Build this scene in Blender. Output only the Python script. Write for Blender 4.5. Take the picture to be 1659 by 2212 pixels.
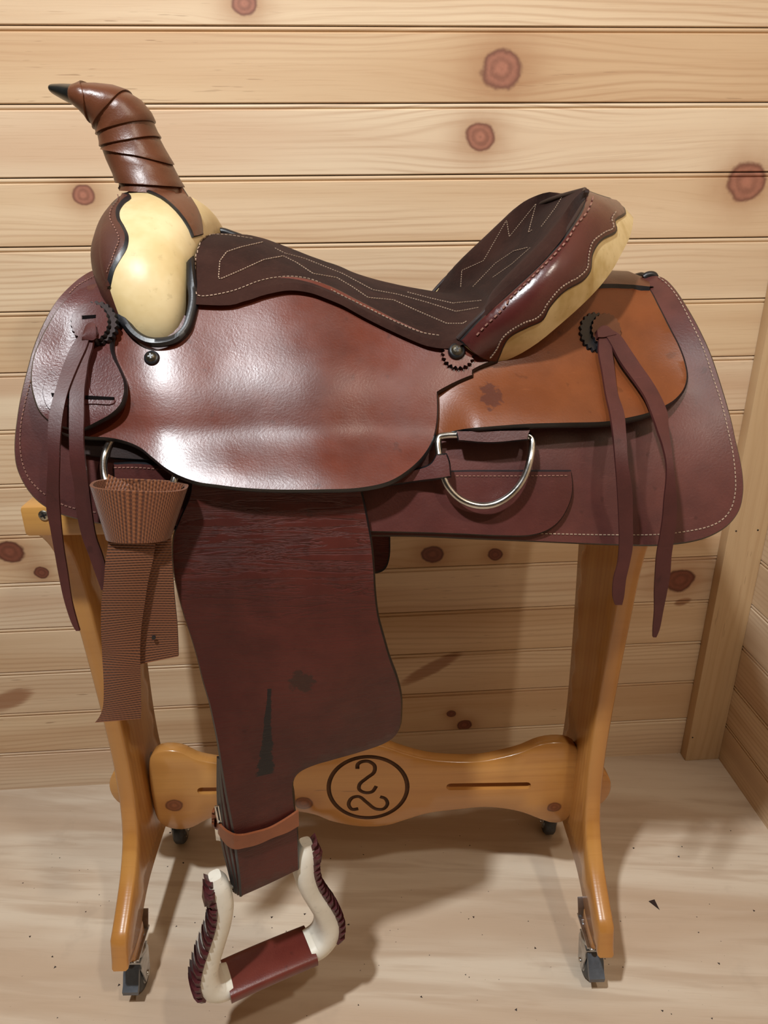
import bpy, bmesh, math, random
import numpy as np
from mathutils import Vector, Matrix
from mathutils.geometry import delaunay_2d_cdt
from mathutils.bvhtree import BVHTree

random.seed(7)
for o in list(bpy.data.objects):
    bpy.data.objects.remove(o, do_unlink=True)
S = bpy.context.scene
COL = S.collection

# ------------------------------------------------------------------ camera
W, H = 1659.0, 2212.0
FPX = 1583.4
PITCH, YAW, ROLL = 0.39954, 0.061845, -0.010437
CAM = Vector((0.0, 0.0, 1.1575))
_f = Vector((math.sin(YAW) * math.cos(PITCH), math.cos(YAW) * math.cos(PITCH), -math.sin(PITCH)))
_r = Vector((math.cos(YAW), -math.sin(YAW), 0))
_u = _r.cross(_f)
_c, _s = math.cos(ROLL), math.sin(ROLL)
CR = _c * _r + _s * _u
CU = -_s * _r + _c * _u
CF = _f
cd = bpy.data.cameras.new('camera')
cam = bpy.data.objects.new('camera', cd)
COL.objects.link(cam)
cd.sensor_fit = 'HORIZONTAL'
cd.sensor_width = 36.0
cd.lens = FPX / W * 36.0
cd.clip_start = 0.02
m = Matrix((CR, CU, -CF)).transposed().to_4x4()
m.translation = CAM
cam.matrix_world = m
S.camera = cam

# ------------------------------------------------------------------ world, lamps, exposure
wd = bpy.data.worlds.new('world')
S.world = wd
wd.use_nodes = True
wd.node_tree.nodes['Background'].inputs[0].default_value = (0.9, 0.93, 1.0, 1)
wd.node_tree.nodes['Background'].inputs[1].default_value = 0.015


def area_lamp(name, loc, target, size, power, color):
    ld = bpy.data.lights.new(name, 'AREA')
    ld.shape = 'DISK'
    ld.size = size
    ld.energy = power
    ld.color = color
    lo = bpy.data.objects.new(name, ld)
    COL.objects.link(lo)
    lo.location = loc
    lo.rotation_euler = (Vector(target) - Vector(loc)).to_track_quat('-Z', 'Y').to_euler()
    return lo


area_lamp('ceiling_lamp_light', (-0.50, -0.10, 2.52), (-0.1, 0.6, 0.6), 0.10, 45, (0.94, 0.975, 1.0))
area_lamp('ceiling_lamp_light', (0.60, -0.30, 2.52), (0.2, 0.5, 0.6), 0.10, 12, (1.0, 0.92, 0.80))

vs = S.view_settings
vs.view_transform = 'Standard'
vs.look = 'None'
vs.gamma = 1.0
vs.use_curve_mapping = False
vs.exposure = 0.0

# ------------------------------------------------------------------ geometry of rays
ORG = Vector((0.020, 0.948, 0.0))
ANG = math.radians(-2.5)
EX = Vector((math.cos(ANG), math.sin(ANG), 0))
EY = Vector((-math.sin(ANG), math.cos(ANG), 0))


def toloc_dir(d):
    return Vector((d.dot(EX), d.dot(EY), d.z))


CL = toloc_dir(CAM - ORG)
RXl, RUl, RFl = toloc_dir(CR), toloc_dir(CU), toloc_dir(CF)


def rayw(px, py):
    return CF * FPX + CR * (px - W / 2) - CU * (py - H / 2)


def rayl(px, py):
    return RFl * FPX + RXl * (px - W / 2) - RUl * (py - H / 2)


def LY(px, py, y):
    """point of the pixel's ray on the upright plane y = const of the saddle's own frame"""
    d = rayl(px, py)
    return CL + d * ((y - CL.y) / d.y)


def LXp(px, py, x):
    d = rayl(px, py)
    return CL + d * ((x - CL.x) / d.x)


def LZ(px, py, z):
    d = rayl(px, py)
    return CL + d * ((z - CL.z) / d.z)


def pix(P):
    d = Vector(P) - CL
    z = d.dot(RFl)
    return W / 2 + FPX * d.dot(RXl) / z, H / 2 - FPX * d.dot(RUl) / z


def WY(px, py, Y):
    d = rayw(px, py)
    return CAM + d * (Y / d.y)


# ------------------------------------------------------------------ node helper
class NT:
    def __init__(self, name):
        self.m = bpy.data.materials.new(name)
        self.m.use_nodes = True
        self.t = self.m.node_tree
        self.t.nodes.clear()
        self.out = self.t.nodes.new('ShaderNodeOutputMaterial')
        self.b = self.t.nodes.new('ShaderNodeBsdfPrincipled')
        self.t.links.new(self.b.outputs[0], self.out.inputs[0])

    def _set(self, sock, v):
        if hasattr(v, 'is_output'):
            self.t.links.new(v, sock)
        elif v is not None:
            if hasattr(sock.default_value, '__len__') and not hasattr(v, '__len__'):
                v = (v,) * len(sock.default_value)
            if hasattr(v, '__len__') and len(v) == 3 and len(sock.default_value) == 4:
                v = tuple(v) + (1,)
            sock.default_value = v

    def ma(self, op, a, b=None, c=None, clamp=False):
        n = self.t.nodes.new('ShaderNodeMath')
        n.operation = op
        n.use_clamp = clamp
        for i, v in enumerate((a, b, c)):
            if v is not None:
                self._set(n.inputs[i], v)
        return n.outputs[0]

    def obj(self):
        n = self.t.nodes.new('ShaderNodeTexCoord')
        return n.outputs['Object']

    def sep(self, v):
        n = self.t.nodes.new('ShaderNodeSeparateXYZ')
        self._set(n.inputs[0], v)
        return n.outputs

    def comb(self, x, y, z):
        n = self.t.nodes.new('ShaderNodeCombineXYZ')
        for i, v in enumerate((x, y, z)):
            self._set(n.inputs[i], v)
        return n.outputs[0]

    def noise(self, vec, scale=5, detail=2, rough=.5, dist=0.0):
        n = self.t.nodes.new('ShaderNodeTexNoise')
        self._set(n.inputs['Vector'], vec)
        n.inputs['Scale'].default_value = scale
        n.inputs['Detail'].default_value = detail
        n.inputs['Roughness'].default_value = rough
        n.inputs['Distortion'].default_value = dist
        return n.outputs['Fac']

    def ramp(self, f, stops, interp='LINEAR'):
        n = self.t.nodes.new('ShaderNodeValToRGB')
        n.color_ramp.interpolation = interp
        e = n.color_ramp.elements
        while len(e) < len(stops):
            e.new(0.5)
        for i, (p, c) in enumerate(stops):
            e[i].position = p
            if not hasattr(c, '__len__'):
                c = (c, c, c)
            e[i].color = tuple(c) + (1,)
        self._set(n.inputs[0], f)
        return n.outputs[0]

    def mix(self, f, a, b, mode='MIX'):
        n = self.t.nodes.new('ShaderNodeMix')
        n.data_type = 'RGBA'
        n.blend_type = mode
        self._set(n.inputs[0], f)
        self._set(n.inputs[6], a)
        self._set(n.inputs[7], b)
        return n.outputs[2]

    def ss(self, v, e0, e1):
        n = self.t.nodes.new('ShaderNodeMapRange')
        n.interpolation_type = 'SMOOTHSTEP'
        self._set(n.inputs[0], v)
        self._set(n.inputs[1], e0)
        self._set(n.inputs[2], e1)
        n.inputs[3].default_value = 0
        n.inputs[4].default_value = 1
        return n.outputs[0]

    def bump(self, h, strength=.2, dist=.002, normal=None):
        n = self.t.nodes.new('ShaderNodeBump')
        n.inputs['Strength'].default_value = strength
        n.inputs['Distance'].default_value = dist
        self._set(n.inputs['Height'], h)
        if normal is not None:
            self.t.links.new(normal, n.inputs['Normal'])
        return n.outputs[0]

    def fin(self, color, rough=.5, spec=.5, metal=0.0, normal=None, coat=0.0, coat_rough=.2, sheen=0.0):
        self._set(self.b.inputs['Base Color'], color)
        self._set(self.b.inputs['Roughness'], rough)
        self._set(self.b.inputs['Specular IOR Level'], spec)
        self._set(self.b.inputs['Metallic'], metal)
        if coat:
            self._set(self.b.inputs['Coat Weight'], coat)
            self._set(self.b.inputs['Coat Roughness'], coat_rough)
        if sheen:
            self._set(self.b.inputs['Sheen Weight'], sheen)
            self._set(self.b.inputs['Sheen Roughness'], .5)
        if normal is not None:
            self.t.links.new(normal, self.b.inputs['Normal'])
        return self.m


def wood_mat(name, along, across, seed, light, dark, knots=(), streaks=(), rough=.45, ring=95.0, spec=.35, coat=0.0, knot_col=(0.15, 0.055, 0.03), red=(0.36, .17, .075), linew=.32, broad=16.0):
    """pine: growth lines that run along one axis and swerve round the knots"""
    n = NT(name)
    s = n.sep(n.obj())
    ax = {'x': s[0], 'y': s[1], 'z': s[2]}
    A, C = ax[along], ax[across]
    cd_ = C
    rr = []
    for (ka, kc, r) in knots:
        da = n.ma('MULTIPLY', n.ma('SUBTRACT', A, ka), 0.85)
        dc = n.ma('SUBTRACT', C, kc)
        r2 = n.ma('ADD', n.ma('MULTIPLY', da, da), n.ma('MULTIPLY', dc, dc))
        dw = n.ma('MULTIPLY', n.ma('SUBTRACT', A, ka), 0.38)
        r2w = n.ma('ADD', n.ma('MULTIPLY', dw, dw), n.ma('MULTIPLY', dc, dc))
        e = n.ma('EXPONENT', n.ma('MULTIPLY', r2w, -1.0 / (2.1 * r) ** 2))
        cd_ = n.ma('SUBTRACT', cd_, n.ma('MULTIPLY', n.ma('MULTIPLY', dc, e), .8))
        rr.append((n.ma('DIVIDE', n.ma('SQRT', r2), r), da, dc, r))
    o = seed * 3.17
    v1 = n.comb(n.ma('MULTIPLY_ADD', A, 0.9, o), n.ma('MULTIPLY', cd_, broad), o)
    band = n.noise(v1, 1.0, 2.0, .5)
    v2 = n.comb(n.ma('MULTIPLY_ADD', A, 1.6, o + 5), n.ma('MULTIPLY', cd_, 7.0), o)
    wob = n.noise(v2, 1.0, 2.0, .55)
    ph = n.ma('ADD', n.ma('MULTIPLY', cd_, ring * 6.283), n.ma('MULTIPLY', wob, 34.0))
    ln = n.ma('POWER', n.ma('MULTIPLY_ADD', n.ma('SINE', ph), .5, .5), 3.0)
    v3 = n.comb(n.ma('MULTIPLY_ADD', A, 1.1, o + 9), n.ma('MULTIPLY', cd_, 11.0), o + 2)
    lm = n.ss(n.noise(v3, 1.0, 2.0, .5), .38, .66)
    ln = n.ma('MULTIPLY', ln, lm)
    fib = n.noise(n.comb(n.ma('MULTIPLY', A, 9.0), n.ma('MULTIPLY', cd_, 520.0), o), 1.0, 2.0, .6)
    col = n.mix(n.ss(band, .32, .68), light, dark)
    col = n.mix(n.ma('MULTIPLY', ln, linew), col, red)
    col = n.mix(n.ma('MULTIPLY', n.ss(fib, .5, .75), .16), col, red)
    # short dark resin flecks
    fl = n.noise(n.comb(n.ma('MULTIPLY_ADD', A, 22.0, o), n.ma('MULTIPLY', C, 330.0), o + 3), 1.0, 1.0, .5)
    flm = n.ss(n.noise(n.comb(n.ma('MULTIPLY', A, 3.0), n.ma('MULTIPLY', C, 14.0), o + 8), 1.0, 1.0), .55, .7)
    col = n.mix(n.ma('MULTIPLY', n.ma('MULTIPLY', n.ss(fl, .68, .76), flm), .5), col, (0.2, .1, .045))
    for (sa, sc, la, lc, sl) in streaks:
        da = n.ma('SUBTRACT', A, sa)
        dc = n.ma('SUBTRACT', n.ma('SUBTRACT', C, sc), n.ma('MULTIPLY', da, sl))
        q = n.ma('ADD', n.ma('POWER', n.ma('ABSOLUTE', n.ma('DIVIDE', da, la)), 2.0), n.ma('POWER', n.ma('ABSOLUTE', n.ma('DIVIDE', dc, lc)), 2.0))
        q = n.ma('ADD', q, n.ma('MULTIPLY', n.ma('SUBTRACT', fib, .5), 1.2))
        col = n.mix(n.ma('MULTIPLY', n.ss(q, 1.1, .35), .75), col, (0.27, .105, .04))
    for (q, da, dc, r) in rr:
        qn = n.ma('ADD', q, n.ma('MULTIPLY', n.ma('SUBTRACT', n.noise(n.obj(), 26.0, 3.0, .6), .5), .7))
        col = n.mix(n.ma('MULTIPLY', n.ma('EXPONENT', n.ma('MULTIPLY', n.ma('MULTIPLY', qn, qn), -.28)), .75), col, red)
        rings = n.ma('MULTIPLY_ADD', n.ma('SINE', n.ma('MULTIPLY', qn, 10.0)), .25, n.ma('MULTIPLY', n.noise(n.obj(), 90.0, 3.0, .7), .6))
        kc_ = n.mix(rings, knot_col, tuple(c * 1.9 for c in knot_col))
        kc_ = n.mix(n.ma('MULTIPLY', n.ss(qn, .6, .95), .7), kc_, tuple(c * .5 for c in knot_col))
        col = n.mix(n.ss(qn, 1.12, .88), col, kc_)
    nb = n.bump(n.ma('ADD', n.ma('MULTIPLY', fib, .6), n.ma('MULTIPLY', ln, -.4)), .12, .001)
    return n.fin(col, rough, spec, 0, nb, coat, .12)


def leather_mat(name, c1, c2, rough=.38, spec=.5, wrinkle=0.0, grain=.25, scratch=0.3, spots=(), coat=0.0, streak=None, cs=5.0):
    n = NT(name)
    p = n.obj()
    a = n.noise(p, cs, 3, .6)
    b = n.noise(p, 34, 3, .6)
    col = n.mix(n.ss(n.ma('ADD', n.ma('MULTIPLY', a, .7), n.ma('MULTIPLY', b, .3)), .36, .64), c1, c2)
    s = n.sep(p)
    # fine pale scuffs
    sc = n.noise(n.comb(n.ma('MULTIPLY', s[0], 60), n.ma('MULTIPLY', s[1], 60), n.ma('MULTIPLY', s[2], 900)), 1.0, 2, .6, .6)
    col = n.mix(n.ma('MULTIPLY', n.ss(sc, .66, .8), scratch), col, tuple(min(1, c * 2.2 + .02) for c in c2))
    dk = n.noise(p, 55, 2, .5)
    col = n.mix(n.ma('MULTIPLY', n.ss(dk, .68, .76), .35), col, tuple(c * .35 for c in c1))
    for (x, z, r, colr) in spots:
        dx = n.ma('SUBTRACT', s[0], x)
        dz = n.ma('SUBTRACT', s[2], z)
        q = n.ma('DIVIDE', n.ma('SQRT', n.ma('ADD', n.ma('MULTIPLY', dx, dx), n.ma('MULTIPLY', dz, dz))), r)
        q = n.ma('ADD', q, n.ma('MULTIPLY', n.ma('SUBTRACT', n.noise(p, 130, 2), .5), 1.7))
        col = n.mix(n.ma('MULTIPLY', n.ss(q, 1.0, .75), .8), col, colr)
    if streak:
        x0, z0, x1, z1, w0, w1 = streak
        t = n.ma('DIVIDE', n.ma('SUBTRACT', s[2], z0), z1 - z0)
        xc = n.ma('MULTIPLY_ADD', t, x1 - x0, x0)
        wv = n.ma('MULTIPLY_ADD', n.ma('POWER', n.ma('ABSOLUTE', t), 1.5), w1 - w0, w0)
        wv = n.ma('MULTIPLY', wv, n.ma('MULTIPLY_ADD', n.noise(p, 160, 3, .7), 1.5, .25))
        q = n.ma('DIVIDE', n.ma('ABSOLUTE', n.ma('SUBTRACT', s[0], xc)), wv)
        inside = n.ma('MULTIPLY', n.ma('GREATER_THAN', t, 0.0), n.ma('LESS_THAN', t, 1.0))
        col = n.mix(n.ma('MULTIPLY', n.ma('MULTIPLY', n.ss(q, 1.05, .85), inside), .93), col, (0.008, .008, .008))
    h = n.noise(p, 420, 3, .6)
    nb = n.bump(h, grain, .0009)
    big = n.noise(p, 16, 3, .6)
    nb = n.bump(big, .07, .004, nb)
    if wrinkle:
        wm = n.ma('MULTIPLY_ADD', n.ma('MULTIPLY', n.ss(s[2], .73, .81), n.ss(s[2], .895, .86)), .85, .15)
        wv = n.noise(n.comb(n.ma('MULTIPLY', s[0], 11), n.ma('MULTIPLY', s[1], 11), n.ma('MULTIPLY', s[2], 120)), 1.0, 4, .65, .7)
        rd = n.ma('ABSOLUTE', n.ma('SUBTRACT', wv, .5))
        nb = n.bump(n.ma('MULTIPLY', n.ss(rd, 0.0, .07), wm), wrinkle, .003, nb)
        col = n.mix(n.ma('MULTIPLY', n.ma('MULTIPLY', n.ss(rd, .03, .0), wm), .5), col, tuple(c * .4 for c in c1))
    rg = n.ma('MULTIPLY_ADD', n.noise(p, 24, 2, .6), .22, rough - .11)
    return n.fin(col, rg, spec, 0, nb, coat, .25)


def plain_mat(name, c, rough=.5, spec=.5, metal=0.0, nscale=40, var=.25, bump=.08):
    n = NT(name)
    p = n.obj()
    a = n.noise(p, nscale, 3, .6)
    col = n.mix(n.ss(a, .35, .65), tuple(x * (1 - var) for x in c), tuple(min(1, x * (1 + var * .4)) for x in c))
    nb = n.bump(n.noise(p, nscale * 6, 2, .5), bump, .001)
    return n.fin(col, n.ma('MULTIPLY_ADD', a, .16, rough - .08), spec, metal, nb)


BURG = leather_mat('burgundy_leather', (0.0574, 0.0140, 0.0119), (0.0875, 0.0224, 0.0182), .42, .5)
SKIRT = leather_mat('skirt_leather', (0.0634, 0.0187, 0.0166), (0.1044, 0.0302, 0.0245), .44, .5)
JOCK = leather_mat('seat_jockey_leather', (0.082, .0155, .0072), (0.125, .026, .012), .31, .40, grain=.13, scratch=.2)
FRONTJ = leather_mat('front_jockey_leather', (0.0630, 0.0154, 0.0140), (0.1015, 0.0252, 0.0210), .34, .5, wrinkle=.0, grain=.35)
p_ = LY(1060, 852, -.21)
TAN = leather_mat('tan_leather', (0.1358, 0.0366, 0.0100), (0.1830, 0.0502, 0.0136), .40, .45, scratch=.15, spots=[(p_.x, p_.z, .011, (0.07, .02, .012))])
HORN = leather_mat('horn_leather', (0.0756, 0.0245, 0.0115), (0.1188, 0.0389, 0.0173), .36, .5, scratch=.15)
COVER = leather_mat('swell_cover_leather', (0.0480, 0.0160, 0.0112), (0.0760, 0.0248, 0.0160), .45, .45, scratch=.1)
STRING = leather_mat('string_leather', (0.0525, 0.0140, 0.0126), (0.0805, 0.0210, 0.0182), .5, .4, scratch=.2)
pa, pb = LY(583, 1484, -.27), LY(573, 1672, -.27)
FEND = leather_mat('fender_leather', (0.050, .0100, .0075), (0.085, .0175, .0125), .42, .32, wrinkle=.34, grain=.15, scratch=.12, streak=(pa.x, pa.z, pb.x, pb.z, .0022, .0105),
                   spots=[(LY(650, 1470, -.27).x, LY(650, 1470, -.27).z, .014, (0.03, .014, .01))])
KEEP = leather_mat('keeper_strap_leather', (0.1760, 0.0520, 0.0200), (0.2560, 0.0800, 0.0304), .42, .45)
BAND = leather_mat('cantle_binding_leather', (0.0450, 0.0090, 0.0090), (0.0750, 0.0165, 0.0135), .26, .6, grain=.12)
TREAD = leather_mat('tread_leather', (0.1062, 0.0187, 0.0136), (0.1403, 0.0272, 0.0187), .34, .5, scratch=.05)
LACE = leather_mat('lacing_leather', (0.0600, 0.0120, 0.0136), (0.0800, 0.0176, 0.0192), .42, .5, scratch=.1)
SLOT = plain_mat('slot_shadow_black', (0.004, .003, .003), .95, .05, 0, 60, .3)
EDGE = plain_mat('black_dyed_edge', (0.010, .010, .012), .38, .5, 0, 60, .3)
DARKL = leather_mat('dark_leather', (0.018, .010, .009), (0.03, .016, .014), .55, .4, scratch=.1)
SUEDE = None


def suede():
    n = NT('brown_suede')
    p = n.obj()
    a = n.noise(p, 9, 4, .65)
    f = n.noise(p, 260, 2, .6)
    col = n.mix(n.ss(a, .33, .68), (0.017, .0065, .0048), (0.036, .0145, .0105))
    col = n.mix(n.ma('MULTIPLY', n.ss(f, .5, .8), .3), col, (0.055, .024, .017))
    return n.fin(col, .95, .12, 0, n.bump(f, .3, .0012), 0, .2, .04)


SUEDE = suede()


def rawhide(name, c1, c2, spec=.5, rough=.34):
    n = NT(name)
    p = n.obj()
    a = n.noise(p, 12, 4, .62)
    b = n.noise(p, 120, 3, .6)
    col = n.mix(n.ss(a, .35, .65), c1, c2)
    col = n.mix(n.ma('MULTIPLY', n.ss(b, .6, .72), .25), col, tuple(x * .55 for x in c1))
    return n.fin(col, n.ma('MULTIPLY_ADD', a, .2, rough - .1), spec, 0, n.bump(n.noise(p, 50, 3, .6), .12, .002))


CREAM = rawhide('cream_rawhide', (0.58, .44, .215), (0.69, .56, .32), .38, .42)
CREAM2 = rawhide('speckled_rawhide', (0.42, .29, .10), (0.66, .52, .28), .35, .5)
WHITE = rawhide('white_rawhide', (0.70, .66, .56), (0.80, .77, .68), .4, .45)
THREAD = plain_mat('pale_thread', (0.36, .255, .185), .7, .2, 0, 200)
THREADD = plain_mat('dark_thread', (0.24, .12, .09), .7, .2, 0, 200)
STEEL = plain_mat('nickel_steel', (0.62, .61, .58), .24, .5, 1.0, 60, .2)
ZINC = plain_mat('zinc_plate', (0.50, .51, .52), .3, .5, 1.0, 60, .25)
BRASSY = plain_mat('aged_bronze_screw', (0.10, .085, .06), .35, .5, .8, 120, .4)
IRON = plain_mat('screw_zinc', (0.42, .39, .32), .4, .5, 1.0, 90, .4)
WHEEL = plain_mat('grey_wheel_rubber', (0.05, .052, .055), .5, .4, 0, 60, .3)
PEDAL = plain_mat('grey_pedal_plastic', (0.095, .105, .12), .38, .5, 0, 60, .2)
BLACKR = plain_mat('black_rubber', (0.012, .013, .012), .3, .5, 0, 60, .2)
FLEECE = plain_mat('wool_fleece', (0.55, .48, .36), .95, .1, 0, 160, .35, .6)


def nylon():
    n = NT('brown_nylon_webbing')
    n.t.nodes.remove(n.t.nodes.new('ShaderNodeTexCoord'))
    uv = n.t.nodes.new('ShaderNodeUVMap').outputs[0]
    s = n.sep(uv)
    # u runs across the web, v along it: ribs lie across, each rib twisted from short floats
    rib = n.ma('SINE', n.ma('MULTIPLY', s[1], 6.2832 / .0030))
    brk = n.ma('SINE', n.ma('ADD', n.ma('MULTIPLY', s[0], 6.2832 / .0042), n.ma('MULTIPLY', n.ma('FLOOR', n.ma('DIVIDE', s[1], .0030)), 3.1416)))
    h = n.ma('ADD', n.ma('MULTIPLY_ADD', rib, .5, .5), n.ma('MULTIPLY', brk, .22))
    a = n.noise(n.obj(), 22, 3, .6)
    col = n.mix(n.ss(h, .05, .8), (0.062, .018, .007), (0.20, .069, .024))
    col = n.mix(n.ma('MULTIPLY', n.ss(a, .4, .7), .35), col, (0.14, .040, .015))
    return n.fin(col, .55, .35, 0, n.bump(h, .5, .0012), 0, .2, .15)


NYLON = nylon()

# ------------------------------------------------------------------ object helpers
def link(name, me, parent=None, kind=None, label=None, cat=None, group=None):
    o = bpy.data.objects.new(name, me)
    COL.objects.link(o)
    if parent is not None:
        o.parent = parent
    for k, v in (('kind', kind), ('label', label), ('category', cat), ('group', group)):
        if v:
            o[k] = v
    return o


def mk(name, vs_, fs, mats, parent=None, idx=None, smooth=True, uv=None, **kw):
    me = bpy.data.meshes.new(name)
    me.from_pydata([tuple(v) for v in vs_], [], [tuple(f) for f in fs])
    if not isinstance(mats, (list, tuple)):
        mats = [mats]
    for mm in mats:
        me.materials.append(mm)
    if idx is not None:
        me.polygons.foreach_set('material_index', idx)
    bm = bmesh.new()
    bm.from_mesh(me)
    bmesh.ops.recalc_face_normals(bm, faces=bm.faces)
    bm.to_mesh(me)
    bm.free()
    if smooth:
        me.polygons.foreach_set('use_smooth', [True] * len(me.polygons))
        try:
            me.set_sharp_from_angle(angle=math.radians(48))
        except Exception:
            pass
    if uv is not None:
        ul = me.uv_layers.new(name='UVMap')
        for lp in me.loops:
            ul.data[lp.index].uv = uv[lp.vertex_index]
    me.update()
    return link(name, me, parent, **kw)


def empty(name, loc=(0, 0, 0), rz=0.0, parent=None, **kw):
    o = link(name, None, parent, **kw)
    o.location = loc
    o.rotation_euler = (0, 0, rz)
    o.empty_display_size = .05
    return o


def crom(pts, n_per=8, closed=False):
    P = [np.array(p, float) for p in pts]
    out = []
    N = len(P)
    segs = N if closed else N - 1
    for i in range(segs):
        if closed:
            p0, p1, p2, p3 = P[(i - 1) % N], P[i], P[(i + 1) % N], P[(i + 2) % N]
        else:
            p1, p2 = P[i], P[i + 1]
            p0 = P[i - 1] if i > 0 else 2 * p1 - p2
            p3 = P[i + 2] if i + 2 < N else 2 * p2 - p1
        d01, d12, d23 = [max(1e-9, np.linalg.norm(b - a) ** .5) for a, b in ((p0, p1), (p1, p2), (p2, p3))]
        t0, t1, t2, t3 = 0, d01, d01 + d12, d01 + d12 + d23
        for k in range(n_per):
            t = t1 + (t2 - t1) * k / n_per
            a1 = (t1 - t) / (t1 - t0) * p0 + (t - t0) / (t1 - t0) * p1
            a2 = (t2 - t) / (t2 - t1) * p1 + (t - t1) / (t2 - t1) * p2
            a3 = (t3 - t) / (t3 - t2) * p2 + (t - t2) / (t3 - t2) * p3
            b1 = (t2 - t) / (t2 - t0) * a1 + (t - t0) / (t2 - t0) * a2
            b2 = (t3 - t) / (t3 - t1) * a2 + (t - t1) / (t3 - t1) * a3
            out.append((t2 - t) / (t2 - t1) * b1 + (t - t1) / (t2 - t1) * b2)
    if not closed:
        out.append(P[-1])
    return np.array(out)


def resample(pts, step=None, count=None, closed=False):
    P = np.array(pts, float)
    if closed:
        P = np.vstack([P, P[:1]])
    d = np.r_[0, np.cumsum(np.linalg.norm(np.diff(P, axis=0), axis=1))]
    L = d[-1]
    if count is None:
        count = max(3, int(round(L / step)) + (0 if closed else 1))
    t = np.linspace(0, L, count, endpoint=not closed)
    return np.stack([np.interp(t, d, P[:, k]) for k in range(P.shape[1])], 1)


def smooth_outline(pts, step=8):
    """closed outline; points tagged with a third value 1 are kept as sharp corners"""
    pts = [tuple(p) for p in pts]
    corners = [i for i, p in enumerate(pts) if len(p) > 2]
    p2 = [p[:2] for p in pts]
    if not corners:
        return resample(crom(p2, 8, True), step, closed=True)
    out = []
    for a, b in zip(corners, corners[1:] + [corners[0] + len(pts)]):
        seg = [p2[i % len(pts)] for i in range(a, b + 1)]
        c = crom(seg, 8) if len(seg) > 2 else np.array(seg, float)
        c = resample(c, step)
        out.append(c[:-1])
    return np.vstack(out)


def inpoly(pts, poly):
    x, y = pts[:, 0], pts[:, 1]
    ins = np.zeros(len(pts), bool)
    n = len(poly)
    j = n - 1
    for i in range(n):
        xi, yi = poly[i]
        xj, yj = poly[j]
        if yi != yj:
            c = ((yi > y) != (yj > y)) & (x < (xj - xi) * (y - yi) / (yj - yi) + xi)
            ins ^= c
        j = i
    return ins


def signed_area(p):
    return .5 * np.sum(p[:, 0] * np.roll(p[:, 1], -1) - np.roll(p[:, 0], -1) * p[:, 1])


def inset(poly, d):
    n = len(poly)
    a = np.roll(poly, 1, 0)
    b = np.roll(poly, -1, 0)
    t = b - a
    t /= np.maximum(1e-9, np.linalg.norm(t, axis=1))[:, None]
    nrm = np.stack([-t[:, 1], t[:, 0]], 1)
    if signed_area(poly) < 0:
        nrm = -nrm
    return poly + nrm * d


def fill(poly, grid, holes=()):
    """triangulate the inside of a polygon with extra points on a grid"""
    x0, y0 = poly.min(0)
    x1, y1 = poly.max(0)
    gx, gy = np.meshgrid(np.arange(x0 + grid * .5, x1, grid), np.arange(y0 + grid * .5, y1, grid))
    g = np.stack([gx.ravel(), gy.ravel()], 1)
    g[:, 0] += ((np.arange(len(g)) // gx.shape[1]) % 2) * grid * .5
    loops = [poly] + [np.array(h, float) for h in holes]
    if len(g):
        g = g[inpoly(g, poly)]
        for h in loops[1:]:
            g = g[~inpoly(g, h)]
        allb = np.vstack(loops)
        if len(g):
            keep = np.ones(len(g), bool)
            for k in range(0, len(g), 400):
                dd = np.linalg.norm(g[k:k + 400, None, :] - allb[None], axis=2).min(1)
                keep[k:k + 400] = dd > grid * .5
            g = g[keep]
    vsx = np.vstack(loops + ([g] if len(g) else []))
    edges = []
    s = 0
    for l in loops:
        n = len(l)
        edges += [(s + i, s + (i + 1) % n) for i in range(n)]
        s += n
    vo, eo, fo, ov, oe, of = delaunay_2d_cdt([Vector(v) for v in vsx], edges, [], 0, 1e-7, True)
    vo = np.array([tuple(v) for v in vo])
    remap = {}
    for i, o in enumerate(ov):
        for k in o:
            remap[k] = i
    fc = np.array([np.mean([vo[i] for i in f], 0) for f in fo])
    ok = inpoly(fc, poly)
    for h in loops[1:]:
        ok &= ~inpoly(fc, h)
    faces = [list(f) for f, k in zip(fo, ok) if k]
    lidx = []
    s = 0
    for l in loops:
        lidx.append([remap[s + i] for i in range(len(l))])
        s += len(l)
    return vo, faces, lidx


def panel(name, outline, pos, thick, mats, parent, step=8, grid=14, bev=4.0, bev_h=None, undyed=None, **kw):
    """leather piece: traced outline laid on a curved surface, with thickness and a dyed rounded edge.
    pos(px,py) -> (point, outward normal)"""
    poly = smooth_outline(outline, step)
    if signed_area(poly) < 0:
        poly = poly[::-1]
    ins = inset(poly, bev)
    vo, faces, (lid,) = fill(ins, grid)
    if bev_h is None:
        bev_h = min(thick * .6, .003)
    V, F, I = [], [], []
    top, bot = [], []
    for p in vo:
        P, N = pos(p[0], p[1])
        top.append(P)
        bot.append(P - N * thick)
    nt = len(vo)
    V += top + bot
    for f in faces:
        F.append(f)
        I.append(0)
        F.append([i + nt for i in reversed(f)])
        I.append(0)
    s = len(V)
    n = len(poly)
    for p in poly:
        P, N = pos(p[0], p[1])
        V.append(P - N * bev_h)
    for p in poly:
        P, N = pos(p[0], p[1])
        V.append(P - N * (thick))
    for i in range(n):
        j = (i + 1) % n
        e_ = 0 if undyed and undyed(*poly[i]) else 1
        F.append([lid[i], s + i, s + j, lid[j]]); I.append(e_)
        F.append([s + i, s + n + i, s + n + j, s + j]); I.append(e_)
        F.append([s + n + i, lid[i] + nt, lid[j] + nt, s + n + j]); I.append(e_)
    return mk(name, V, F, mats, parent, I, **kw)


def grid_faces(nu, nv, closed_v=False, off=0):
    F = []
    for i in range(nu - 1):
        for j in range(nv if closed_v else nv - 1):
            k = (j + 1) % nv
            F.append([off + i * nv + j, off + i * nv + k, off + (i + 1) * nv + k, off + (i + 1) * nv + j])
    return F


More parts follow.
